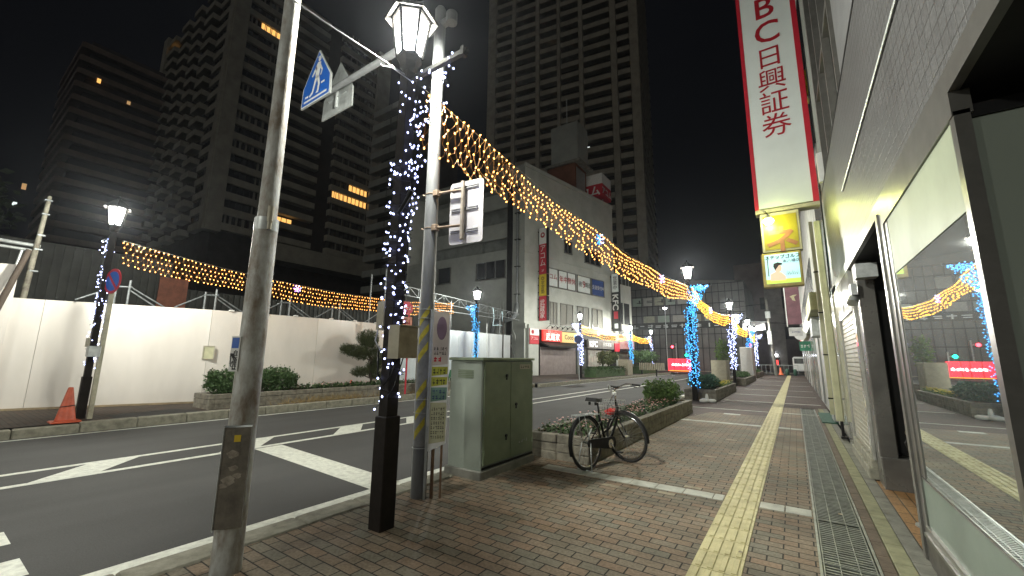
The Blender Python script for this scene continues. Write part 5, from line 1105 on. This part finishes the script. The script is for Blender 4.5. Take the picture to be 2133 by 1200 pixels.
b=MB(); FB(b,9.2,15.1,2.55,3.5,.16,.35); b.build('fascia',mat('fascia_grey',(.20,.19,.18),.5,ns=3),t)
ftext('KFC',.82,emit('kfc_white',(1,1,1),.25,'NONE'),10.1,3.0,.40,1,.02); ftext('天丼本舗',.48,M_white,12.7,3.0,.40,.9)
b=MB(); FB(b,14.1,15.1,2.3,3.2,.40,.5); b.build('red_sign',M_red,t)
# projecting and box signs on the building
def signbox(name,label,s0,s1,z0,z1,o0,o1,m,cat='sign'):
    q=thing(name,label,cat,A+fu*((s0+s1)/2)+zz*z0); b=MB(); FB(b,s0,s1,z0,z1,o0,o1); b.build('housing',m,q); return q
q=signbox('lit_shop_sign','lit red shop sign with white characters over the pinkish shutter',2.1,4.8,3.02,4.02,.2,.4,emit('red_lit',(.85,.04,.03),.2)); ftext('武蔵家',.72,emit('sign_char_white',(1,.95,.9),.3,'NONE'),3.45,3.42,.41,.95,.0,q); ftext('家系ラーメン',.22,M_white,3.4,3.87,.41,1,.0,q)
q=signbox('lit_shop_sign','lit yellow shop sign with a blue patch beside the red noodle shop sign',4.82,7.6,2.98,3.96,.2,.4,emit('yellow_lit',(.75,.50,.16),.12)); ftext('Coco',.62,M_blk,5.9,3.5,.41,1,.01,q); b=MB(); FB(b,6.75,7.45,3.05,3.75,.405,.415); b.build('blue_patch',emit('blue_lit',(.15,.5,.85),.2,'NONE'),q)
def proj(name,label,s,z0,z1,w_,segs):
    """sign box standing out from the front, faces the camera side; segs=(z0,z1,material)"""
    q=thing(name,label,'sign',A+fu*s+zz*z0); 
    for a,c,m_ in segs: b=MB(); FB(b,s,s+.32,a,c,.25,.25+w_); b.build('panel',m_,q)
    b=MB()
    for z in (z0+.3,(z0+z1)/2,z1-.3): FB(b,s+.1,s+.2,z,z+.08,0,.26)
    b.build('bracket',M_black,q)
    b=MB(); FB(b,s-.01,s+.33,z0,z1,.20,.245); FB(b,s-.01,s+.33,z0,z1,.255+w_,.30+w_); b.build('edge',M_black,q)
    return q
def ptext(q,s_,size,m,s,oc,z,bold=.0,sx=1,rot=False): 
    ux=fn if not rot else -zz; uy=zz if not rot else fn
    return text(s_,size,m,A+fu*(s-.012)+fn*oc+zz*z,ux,uy,q,bold=bold,sx=sx,line=.95)
q=proj('vertical_sign','tall red vertical sign reading アコム, highest on the corner of the office building',1.7,9.05,13.4,.85,((9.05,11.85,M_red),(11.85,13.4,M_white)))
b=MB(); cc=A+fu*1.685+fn*.68+zz*12.7; b.add([cc+fn*(.26*math.cos(a*.4))+zz*(.26*math.sin(a*.4)) for a in range(16)],[tuple(range(16))]); b.build('emblem',M_redt,q); b=MB(); cc=A+fu*1.68+fn*.68+zz*12.72; b.add([cc+fn*(.12*math.cos(a*.4))+zz*(.12*math.sin(a*.4)) for a in range(16)],[tuple(range(16))]); b.build('emblem_hole',M_white,q)
ptext(q,'ア\nコ\nム',.72,M_white,1.7,.68,10.75); ptext(q,'2F',.3,M_white,1.7,.68,9.35)
q=proj('vertical_sign','tall vertical yellow sign with black lettering, middle of the corner signs',1.7,7.05,9.0,.85,((7.05,9.0,M_yels),))
ptext(q,'◎\n学\n習\n塾',.42,M_blk,1.7,.68,8.02)
q=proj('vertical_sign','tall vertical red sign with white characters 武蔵家, lowest of the corner signs',1.7,4.8,7.0,.85,((4.8,7.0,M_red),))
ptext(q,'武\n蔵\n家',.60,M_white,1.7,.62,5.85)
q=proj('vertical_sign','black vertical sign reading KFC at the far end of the white office building',14.2,4.55,11.0,.85,((4.55,8.9,M_blk),(8.9,11.0,M_banner)))
ptext(q,'KFC',1.0,M_white,14.2,.68,7.75,.02,1,True); ptext(q,'営\n業\n中',.55,M_blk,14.2,.68,9.95); b=MB(); FB(b,14.17,14.19,5.9,6.7,.45,.95); b.build('red_patch',M_red,q); b=MB(); FB(b,14.17,14.19,4.85,5.35,.5,.9); b.build('pale_patch',M_banner,q)
q=signbox('wall_sign','small red and white アコム sign low on the corner pillar',.25,1.45,2.7,4.05,.36,.44,M_red); b=MB(); FB(b,.26,1.44,3.45,4.04,.445,.45); b.build('white_part',M_white,q); ftext('アコム',.33,M_white,.85,3.2,.455,1,.0,q); b=MB(); cc=A+fu*.6+fn*.46+zz*3.75; b.add([cc+fu*(.18*math.cos(a*.4))+zz*(.18*math.sin(a*.4)) for a in range(16)],[tuple(range(16))]); b.build('emblem',M_redt,q)
# roof sign and penthouse
q=thing('roof_sign','big red and white アコム box sign on the roof of the white office building','sign',A+fu*14+zz*19.5)
b=MB(); b.box(-21.2,-16.9,43.2,46.0,20.4,21.9); b.build('red_part',M_red,q); b=MB(); b.box(-21.2,-16.9,43.2,46.0,21.9,23.2); b.build('white_part',M_white,q); text('アコム',1.35,M_white,(-19.1,43.18,21.1),(1,0,0),zz,q,bold=.03); text('アコム',1.0,M_white,(-16.88,44.6,21.1),(0,1,0),zz,q,bold=.02); b=MB()
for x in (-20.5,-19,-17.4): b.cyl((x,44.5,19.3),(x,44.5,20.4),.08,n=6)
b.build('post',M_steel,q)
q=thing('roof_tower','grey water tank over a brown plant room on the roof of the white office building','roof tower',(-19.5,40,19.3))
b=MB(); b.box(-22.2,-18.6,39.5,42.5,19.3,23.4); b.build('plant_room',mat('rust_wall',(.20,.075,.04),.8,ns=1),q); b=MB(); b.box(-22.3,-17.9,39.2,43,23.4,23.7); b.build('slab',M_conc,q); b=MB(); b.box(-21.6,-18.2,39.4,42.2,23.7,28.4); b.build('tank',M_wallside,q); b=MB(); b.cyl((-19.8,40,28.4),(-19.8,40,32),.05,n=5); b.build('mast',M_steel,q)
b=MB()
for k in range(8): b.box(-18.59,-18.55,39.8+k*.3,39.95+k*.3,20,23)
b.build('louvre',M_steel,q)
# lower building beyond
t=thing('low_building','smaller three-storey building with dark windows past the KFC sign','building',A+fu*17)
b=MB(); FB(b,15.3,19.0,0,10.2,-12,.0); b.build('wall',M_wall,t)
for s0,s1,z0,z1 in ((15.8,16.9,5.5,8.0),(17.2,18.4,5.5,8.0),(15.8,16.9,3.9,4.8)):
    b=MB(); FB(b,s0,s1,z0,z1,.01,.05); b.build('window',M_glassd,t)
b=MB(); FB(b,15.5,18.8,2.6,3.6,.05,.3); b.build('fascia',mat('shop3',(.38,.20,.20),.5,ns=2),t); text('サロン',.6,M_redt,A+fu*17.4+fn*.32+zz*3.1,fu,zz,t)
b=MB(); FB(b,15.4,18.9,.1,2.3,.02,.08); b.build('folding_gate',M_shut,t); b=MB(); FB(b,15.3,18.9,2.3,2.6,.0,1.2); b.build('awning',M_black,t)
b=MB()
for s in (15.5,16.4,17.3,18.2,18.9): b.cyl(A+fu*s+zz*10.2+fn*-.2,A+fu*s+zz*11.3+fn*-.2,.03,n=5)
b.cyl(A+fu*15.5+zz*11.3+fn*-.2,A+fu*18.9+zz*11.3+fn*-.2,.03,n=5); b.build('roof_rail',M_steel,t)
# ---------------------------------------------------------------- things on the far pavement
t=thing('round_sign','round dark blue sign on a thin grey post in front of the noodle shop','road sign',(-12.75,27.2,0)); b=MB(); b.cyl((-12.75,27.2,0),(-12.75,27.2,3.0),.04,n=8); b.build('post',M_steel,t); b=MB(); b.cyl((-12.75,27.15,2.85),(-12.72,27.12,2.85),.30,n=20); b.build('disc',M_navy,t)
def hedge(label,x0,x1,y0,y1,h,n,m=M_leafd):
    t=thing('hedge',label,'hedge',((x0+x1)/2,(y0+y1)/2,0)); b=MB(); R=random.Random(int(y0)); 
    for _ in range(n):
        p=Vector((R.uniform(x0,x1),R.uniform(y0,y1),h*R.uniform(.05,1)**.5)); d=Vector((R.uniform(-1,1),R.uniform(-1,1),R.uniform(-.2,1))).normalized(); s_=d.cross(Vector((.3,.5,.8))).normalized(); l=.14
        b.add([p,p+d*l*.5+s_*l*.3,p+d*l,p+d*l*.5-s_*l*.3],[(0,1,2,3)])
    b.box(x0+.1,x1-.1,y0+.1,y1-.1,0,h*.8); b.build('foliage',m,t)
hedge('dark clipped hedge in front of the KFC shop',-14.3,-13.1,31.2,38.2,.8,2200)
hedge('dark hedge further along the far pavement past the blue-wrapped lamp',-14.5,-13.3,43.8,50,.9,1500)
def tree(label,p,h,r,n,m=M_leafd,sz=.16,grp='small trees on the far pavement'):
    t=thing('tree',label,'tree',p,grp); x,y,z=p; b=MB(); b.tube([(x,y,z),(x+.05,y,z+h*.4),(x,y+.05,z+h*.7)],[.07,.05,.03],6)
    for k in range(4): a=k*1.6; b.tube([(x+.04,y,z+h*.45),(x+r*.6*math.cos(a),y+r*.6*math.sin(a),z+h*.75)],[.04,.02],5)
    b.build('trunk',M_bark,t); b=MB(); R=random.Random(int(y)); leaves(b,(x,y,z+h*.75),r,r,h*.28,n,sz,rnd=R)
    for k in range(5): a=R.uniform(0,6.3); leaves(b,(x+r*.6*math.cos(a),y+r*.6*math.sin(a),z+h*R.uniform(.6,.95)),r*.5,r*.5,h*.18,n//5,sz,rnd=R)
    b.build('crown',m,t)
tree('small bushy tree rising from the clipped hedge before the KFC shop',(-13.7,35.2,0),2.1,.9,900,mat('leaf_olive',(.10,.12,.04),.6,ns=5))
tree('dark round tree just past the blue-wrapped lamp on the far pavement',(-13.9,45.6,0),2.3,1.3,1300)
tree('dark round tree beside the last far left lamp',(-13.9,48.4,0),2.4,1.2,1100)
t=thing('beige_cabinet','beige cabinet at the end of the clipped hedge across the road','utility cabinet',(-13.4,38.9,0)); b=MB(); b.bbox(-13.9,-13.0,38.4,39.8,0,1.45,.02); b.build('body',M_beige,t)
t=thing('slatted_barrier','white slatted barrier board on one dark leg at the far kerb','barrier',(-12.2,43,0)); b=MB()
for k in range(14): b.box(-13.2+k*.17,-13.2+k*.17+.12,42.5+.05*k,42.55+.05*k,.42,1.15)
b.build('slat',M_beige,t); b=MB(); b.cyl((-11.6,42.9,-.2),(-11.6,42.9,.5),.07,n=8); b.cyl((-13,42.7,-.0),(-13,42.7,.5),.07,n=8); b.build('leg',M_black,t)
# ---------------------------------------------------------------- towers
def tower(name,label,corner,dirs,z0,fh,nf,depth,wall,core,group=None,topz=None):
    """dirs: list of (unit vector along face, outward normal, [(w0,w1,kind)...]); kinds: bal, win, pil, gap"""
    t=thing(name,label,'tower block',(corner[0],corner[1],0),group); C_=Vector((corner[0],corner[1],0)); top=topz or z0+fh*nf
    units=[]; protos={}
    for fi,(u,n,bays) in enumerate(dirs):
        u=Vector((*u,0)).normalized(); n=Vector((*n,0)).normalized()
        def Bx(b,s0,s1,o0,o1,za,zb): c=[u*s+n*o+zz*z for z in (za,zb) for s,o in ((s0,o0),(s1,o0),(s1,o1),(s0,o1))]; b.add(c,[(0,3,2,1),(4,5,6,7),(0,1,5,4),(1,2,6,5),(2,3,7,6),(3,0,4,7)])
        W=bays[-1][1]
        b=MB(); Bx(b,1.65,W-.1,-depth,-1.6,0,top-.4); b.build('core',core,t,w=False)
        for (a,c,k) in bays:
            if k=='pil': b=MB(); Bx(b,a,c,-1.6,.35,z0-1,top); b.build('pillar',wall,t,w=False); continue
            if k=='solid': b=MB(); Bx(b,a,c,-1.6,.1,z0-1,top); b.build('wall',wall,t,w=False); continue
            if k=='gap': continue
            b=MB()
            if k=='bal':
                Bx(b,a+.15,c-.15,-.02,.10,-.25,1.05); Bx(b,a+.05,c-.05,-1.6,.0,-.28,-.05); Bx(b,a+.15,a+.3,-1.5,0,-.2,1.0)
            elif k=='win':
                Bx(b,a,c,-1.2,.0,-.45,.95)
                b.cur=1; nn_=max(3,int((c-a)/1.1))
                for i in range(nn_+1): s=a+(c-a)*i/nn_; Bx(b,s-.05,s+.05,-.5,-.4,.95,fh-.45)
                b.cur=2; Bx(b,a,c,-.62,-.55,.95,fh-.45); b.cur=0
            for vr in range(3 if k=='win' else 1):
                b2=MB(); b2.v=list(b.v); b2.f=list(b.f); b2.mi=list(b.mi); b2.sm=list(b.sm)
                if k=='win':
                    b2.cur=3; RR=random.Random(int(a*7)+vr)
                    for i in range(nn_):
                        if RR.random()<.45: s=a+(c-a)*(i+RR.choice((.08,.3,.55)))/nn_; Bx(b2,s,s+(c-a)/nn_*RR.uniform(.2,.5),-.53,-.52,1.0,fh-.5)
                o=b2.build('balcony' if k=='bal' else 'window_band',[wall,M_black,M_glassd,M_curt] if k=='win' else wall,t,w=False)
                protos[fi,a,vr]=o
            for f in range(nf): units.append((z0+fh*f,fi,(a,(f*7+f//3)%3 if k=='win' else 0)))
    units.sort(key=lambda q:q[0]); used=set()
    n_ind=96; rest={}
    for i,(z,fi,a) in enumerate(units):
        a,vr=a; o=protos[fi,a,vr]
        if i<n_ind:
            if (fi,a,vr) in used: o=o.copy(); COL.objects.link(o)
            used.add((fi,a,vr)); o.location=(0,0,z)
        else: rest.setdefault('x',[]).append((o.data,z))
    if rest:
        b=MB(); ms=[wall,M_black,M_glassd,M_curt]
        for me,z in rest['x']:
            o_=len(b.v); b.v+=[(v.co.x,v.co.y,v.co.z+z) for v in me.vertices]
            for p in me.polygons: b.f.append(tuple(i+o_ for i in p.vertices)); b.mi.append(p.material_index); b.sm.append(False)
        b.build('balcony',ms,t,w=False)['kind']='stuff'
    return t
def lit(t,C_,u,n,s0,s1,o,z0,z1,m,nm=1,name='lit_window'):
    u=Vector((*u,0)).normalized(); n=Vector((*n,0)).normalized(); C_=Vector((C_[0],C_[1],0)); b=MB()
    for k in range(nm):
        a=s0+(s1-s0)*k/nm+.08; c=s0+(s1-s0)*(k+1)/nm-.08; b.add([C_+u*a+n*o+zz*z0,C_+u*c+n*o+zz*z0,C_+u*c+n*o+zz*z1,C_+u*a+n*o+zz*z1],[(0,1,2,3)])
    b.build(name,m,t)
# big left tower: corner nearest the camera, faces along -x and +y
C2=(-88.2,27.6); 
tA=tower('apartment_tower','huge dark apartment tower with pale corner column and a lit window row','' and '' or C2,[((-1,.0),(0,-1),[(0,1.9,'pil'),(1.9,8.2,'win'),(8.2,12.2,'gap'),(12.2,17.2,'bal'),(17.2,20.2,'gap'),(20.2,25,'bal'),(25,28,'gap'),(28,33,'bal'),(33,37,'gap'),(37,43,'bal'),(43,46,'pil')]),((0,1),(1,0),[(0,2.6,'pil'),(2.6,11.5,'win'),(11.5,20.5,'bal'),(20.5,24,'gap'),(24,34.5,'win'),(34.5,38.5,'pil')])],25.5,3.15,19,12,M_tower,M_towerd)
lit(tA,C2,(0,1),(1,0),24.6,34.2,-.50,25.5+3.15*4+.95,25.5+3.15*5-.5,M_warm,9); lit(tA,C2,(0,1),(1,0),28.9,34.2,-.50,25.5+3.15*5+.95,25.5+3.15*6-.5,M_warm,5); lit(tA,C2,(0,1),(1,0),13,16.4,-1.5,25.5+3.15*1+.3,25.5+3.15*2-.7,M_warm,3)
lit(tA,C2,(0,1),(1,0),5.2,9.5,-.50,25.5+3.15*14+.95,25.5+3.15*15-.5,M_warm,4); lit(tA,C2,(-1,0),(0,-1),39,40.5,-1.5,25.5+3.15*17,25.5+3.15*17.7,M_warm,1)
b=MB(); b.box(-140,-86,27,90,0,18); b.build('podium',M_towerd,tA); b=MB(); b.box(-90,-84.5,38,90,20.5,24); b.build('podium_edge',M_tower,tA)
# centre tower
th=rad(10); u3=(math.cos(th),math.sin(th)); v3=(-u3[1],u3[0]); C3=(-24.9,88.4)
tB=tower('apartment_tower','tall brownish apartment tower with stacked balconies in the centre','' or C3,[((-u3[0],-u3[1]),(u3[1],-u3[0]),[(0,1.6,'pil'),(1.6,4.8,'bal'),(4.8,6.2,'pil'),(6.2,13.2,'bal'),(13.2,14.2,'pil'),(14.2,19.2,'bal'),(19.2,20,'pil'),(20,25,'bal'),(25,26,'pil'),(26,32,'bal'),(32,33,'pil'),(33,38,'bal'),(38,40.4,'pil')]),(v3,(u3[0],u3[1]),[(0,2,'pil'),(2,8,'bal'),(8,14,'bal'),(14,20,'bal'),(20,26,'bal'),(26,32,'bal')])],17,3.1,32,20,mat('tower_taupe',(.36,.34,.28),.9,ns=.4,amt=.2),M_towerd)
lit(tB,C3,(-u3[0],-u3[1]),(u3[1],-u3[0]),12.2,12.9,-1.4,17+3.1*11+1.5,17+3.1*11+2.1,M_cool); lit(tB,C3,(-u3[0],-u3[1]),(u3[1],-u3[0]),35,36,-1.4,17+3.1*8+1.5,17+3.1*8+2,M_cool); lit(tB,C3,(-u3[0],-u3[1]),(u3[1],-u3[0]),20.8,21.8,-1.4,17+3.1*21+1.2,17+3.1*21+2.0,M_warmd)
# far left tower
C1=(-127.4,12.4)
tC=tower('apartment_tower','distant dim brown apartment tower at the far left with two lit windows',C1,[((0,1),(1,0),[(0,45,'bal')]),((-1,0),(0,-1),[(0,25,'bal')])],12,3.25,19,20,M_tower2,M_towerd)
lit(tC,C1,(0,1),(1,0),3.1,3.9,.2,63.0,64.1,M_warm); lit(tC,C1,(0,1),(1,0),8.6,9.4,.2,60.6,61.5,M_warmd)
lit(tC,C1,(0,1),(1,0),-4.2,-3.4,.3,34.3,35.6,M_warmd); lit(tC,C1,(0,1),(1,0),-4.9,-4.1,.3,30.3,31.4,M_cool)
# slab between the left tower and the office building
C4=(-70,49)
tD=tower('apartment_block','grey apartment block with stepped balconies behind the nearest lamp','' or C4,[((1,.0),(0,-1),[(0,6,'bal'),(6,12,'bal')])],14,3.15,13,14,M_wallside,M_towerd)
# ---------------------------------------------------------------- the square at the end of the street
t=thing('glass_building','dark glass-fronted building with a grid of mullions at the end of the street','building',(-14,62.5,0))
b=MB(); b.add([(-24,64.5,0),(-5,64.5,0),(-5,84,0),(-24,84,0),(-24,64.5,14.6),(-5,64.5,12.6),(-5,84,12.6),(-24,84,14.6)],[(0,1,5,4),(1,2,6,5),(4,5,6,7),(2,3,7,6)]); b.build('wall',mat('glass_building_wall',(.085,.085,.08),.5,col2=(.05,.05,.05),ns=.6),t)
b=MB()
x=-23.5
while x<-5: b.box(x-.04,x+.04,64.38,64.5,0,12.5); x+=.85
for z in (3.2,5.2,6.1,7.0,8.2,9.6,11.2,12.4): b.box(-24,-5,64.36,64.5,z-.05,z+.05)
b.build('mullion',M_black,t)
for i,(x0,x1,z0,z1) in enumerate([(-20.6+1.7*k,-20.6+1.7*k+1.35,9.75,11.0) for k in range(5)]+[(-19+2.2*k,-19+2.2*k+1.7,7.1,8.1) for k in range(5)]):
    b=MB(); b.box(x0,x1,64.30,64.34,z0,z1); b.build('window',[M_frost2,M_curt,mat('dim_blind',(.26,.27,.20),.7,ns=2)][i%3],t)
b=MB(); b.box(-23.8,-5,64.22,64.3,6.05,7.0); b.build('letter_band',M_metalroof,t); 
b=MB(); scribble(b,(-15,64.21,6.5),(1,0,0),zz,14,.7,12,4,.14,.005); b.build('band_print',M_steel,t)
b=MB(); scribble(b,(-17.0,64.28,10.4),(1,0,0),zz,6.4,.7,4,14,.16,.005); b.build('window_print',M_blk,t)
t=thing('station_building','long building behind the square with a red fascia and lit ground floor windows','building',(-10,90,0))
b=MB(); b.box(-45,4,88,100,0,9); b.build('wall',mat('station_wall',(.20,.18,.19),.7,ns=.5),t)
b=MB(); b.box(-16,-8.2,87.8,88,3.9,5.9); b.build('fascia',emit('fascia_red',(.55,.04,.06),.08,'NONE'),t)
b=MB(); b.box(-12.2,-9.6,87.7,87.8,4.0,5.6); b.build('orange_sign',emit('orange_sign',(1,.15,.06),.2,'NONE'),t)
for k in range(9): b=MB(); b.box(-22+k*2.6,-20.2+k*2.6,87.8,87.95,.6,3.0); b.build('window',[M_cool,mat('win_grey',(.3,.3,.3),.4),M_warmd][(k*2)%3] if k!=4 else M_cool,t)
t=thing('far_building','dim brownish building rising behind the right end of the street','building',(2,95,0)); b=MB(); b.box(-7.5,8,80,95,0,18); b.box(-4,30,100,120,0,26); b.build('wall',mat('far_brown',(.14,.11,.11),.9,ns=.4),t)
b=MB(); 
for k in range(5): b.box(-7+k*3,-5+k*3,79.9,80,5,7); b.box(-7+k*3,-5+k*3,79.9,80,10,12)
b.build('window_row',M_dark,t)
t=thing('far_building','concrete block with a dark opening hanging high at the far right','building',(-1,70,0)); b=MB(); b.box(-2.9,-.8,70,73,0,17.2); b.build('wall',mat('far_conc',(.2,.19,.18),.9,ns=1),t); b=MB(); b.box(-2.3,-1.3,69.9,70,14.5,15.6); b.build('window',M_dark,t)
t=thing('led_sign','bright red LED board with white lettering standing on the far side of the square','sign',(-12.3,60,0))
b=MB(); b.box(-14.1,-10.9,58,58.2,.05,1.62); b.build('board',emit('led_red',(1,.02,.045),.5),t)
b=MB(); scribble(b,(-12.4,57.98,.88),(1,0,0),zz,2.5,.34,8,6,.34,.003); b.build('lettering',emit('led_white',(1,1,1),1,'NONE'),t); b=MB(); b.box(-14.0,-11,57.96,58,.03,.10); b.build('orange_edge',emit('led_orange',(1,.3,.02),.6,'NONE'),t)
b=MB()
for x in (-13.3,-12.5,-11.9): b.box(x-.04,x+.04,57.93,57.96,.1,1.6)
b.build('bar',M_redt,t)
def signal(label,p,col,hgt=3.2,group='traffic lights round the square'):
    x,y,z=p; t=thing('traffic_light',label,'traffic light',(x,y,0),group); b=MB(); b.cyl((x+.5,y,0),(x+.5,y,z+.5),.07,n=8); b.cyl((x+.5,y,z),(x,y,z),.04,n=6); b.build('pole',M_steel,t)
    b=MB(); b.bbox(x-.25,x+.25,y-.12,y+.1,z-.28,z+.28,.03); b.build('housing',M_black,t); b=MB(); b.cyl((x,y-.13,z),(x,y-.16,z),.19,n=14); b.build('lens',col,t)
MG=emit('signal_green',(.0,.95,.5),3,'NONE'); MR=emit('signal_red',(1,.04,.06),3,'NONE')
signal('green traffic light left of the blue-wrapped lamp',(-12.6,62.5,2.15),MG); signal('green traffic light seen between the far left lamps',(-19.4,64,2.6),MG); signal('red traffic light above the square beside the far net',(-4.9,62.3,5.5),MR); signal('second red traffic light below the first by the blue lamps',(-4.2,56,3.3),MR); signal('red signal low at the left of the square',(-14.8,64,3.4),MR); signal('small green light over the plant behind the beige cabinet',(-7.2,68,2.4),MG)
def plaza_lamp(label,p,s=.2):
    x,y,z=p; t=thing('plaza_lamp',label,'lamp',(x,y,0),'small white lamps round the square'); b=MB(); b.cyl((x,y,0),(x,y,z),.05,n=6); b.build('pole',M_steel,t); b=MB(); b.lathe([(.02,-s*.6),(s,-s*.2),(s,s*.2),(.02,s*.6)],(x,y,z),12); b.build('globe',emit('globe_lamp',(.9,.93,1),16),t)
for i,(x,y,z) in enumerate([(-16.5,70,3.3),(-12.1,72,4.1),(-11.2,71,3.5),(-9.9,72,4.25),(-9.2,70,3.6),(-6.6,72,4.0),(-6.0,73,4.5),(-5.4,70,3.6),(-5.0,75,4.4),(-2.2,70,2.3),(-15,61.5,8.9),(-20.5,68,3.1),(-17.3,69,2.4)]):
    plaza_lamp('small white lamp on the square, '+['between the far net and the glass front','leftmost of the cluster by the red fascia','lower left in the cluster by the red fascia','beside the orange sign, upper','beside the orange sign, lower','right of the orange sign, left of a pair','right of the orange sign, right of a pair','under the red traffic light','near the last blue-wrapped lamp','beyond the end of the right pavement','high in front of the glass grid','left beyond the second blue lamp across the road','low behind the far hedge'][i],(x,y,z),.24)
t=thing('utility_pole','pale concrete utility pole with fittings at the end of the right pavement','pole',(-1.7,51.5,0)); b=MB(); b.cyl((-1.7,51.5,0),(-2.0,51.6,8.0),.17,.11,12); b.build('shaft',M_conc,t); b=MB(); b.bbox(-2.2,-1.7,51.2,51.6,6.0,6.7,.03); b.bbox(-2.15,-1.75,51.2,51.6,3.2,4.6,.03); b.cyl((-2,51.5,5.6),(-4.4,51.6,5.7),.05,n=7); b.build('fittings',M_steel,t); b=MB(); b.tube([(-2,51.5,5.5),(2,51.5,5.2)],.03,4); b.tube([(-2,51.5,7.6),(-9,60,8.0)],.03,4); b.build('cable',M_black,t)
t=thing('sign_board','blank grey overhead board beside the concrete utility pole','sign',(-3.6,51.6,5)); b=MB(); b.box(-4.4,-2.3,51.5,51.6,4.75,5.55); b.build('board',mat('board_grey',(.4,.4,.42),.6,ns=3),t)
for i,x in enumerate((-.75,-.05)):
    t=thing('bollard','dark green stub bollard at the end of the tactile path, '+('left' if i==0 else 'right')+' of two','bollard',(x,54,0),'green bollards'); b=MB(); b.lathe([(.16,-.05),(.16,.55),(.13,.62),(.001,.64)],(x,54,0),14); b.build('bollard',mat('bollard_green',(.05,.13,.09),.5,ns=6),t)
cone('orange cone with white bands by the bollards at the end of the pavement',(-1.4,56,-.05),.8,.2,emit('far_cone_glow',(.9,.2,.08),.04,'NONE'),'far cones')  # faint emission in the cone's colour stands in for light falling on it
b=MB()
t=thing('railing','low dark railing along the junction behind the utility pole','railing',(-3,58,0)); b=MB()
for k in range(16): b.cyl((-6.5+k*.45,58,0),(-6.5+k*.45,58,1.0),.025,n=5)
b.cyl((-6.5,58,1),(.3,58,1),.03,n=5); b.build('rail',M_steel,t)
t=thing('delivery_van','pale van parked at the end of the street by the right-hand shops','van',(.6,60,0)); b=MB(); b.bbox(-.2,1.4,59,62,.35,2.0,.15); b.build('body',M_white,t); b=MB(); b.box(-.05,1.25,58.97,59.0,1.2,1.8); b.build('windscreen',M_glassd,t)
for x in (0,1.2): b=MB(); b.cyl((x-.1,59.4,.32),(x+.1,59.4,.32),.32,n=16); b.build('wheel',M_rub,t)
t=thing('vending_box','glowing red vending panel by the junction railing','machine',(-1.9,62,0)); b=MB(); b.bbox(-2.3,-1.5,62.2,63,0,1.9,.03); b.build('body',M_black,t); b=MB(); b.box(-2.1,-1.7,62.15,62.2,1.0,1.6); b.build('panel',emit('vend_red',(1,.05,.05),.3,'NONE'),t)
# ---------------------------------------------------------------- thin haze volume added to put halos round the lamps
b=MB(); b.box(-165,80,-50,145,-1.3,118); o=b.build('haze',M_dark); o['kind']='stuff'
m=bpy.data.materials.new('haze'); m.use_nodes=True; N=m.node_tree.nodes; N.remove(N['Principled BSDF']); v=N.new('ShaderNodeVolumePrincipled')
v.inputs['Color'].default_value=(.80,.86,.96,1); v.inputs['Density'].default_value=.00045; v.inputs['Anisotropy'].default_value=.82
m.node_tree.links.new(v.outputs[0],N['Material Output'].inputs['Volume']); o.data.materials.clear(); o.data.materials.append(m)
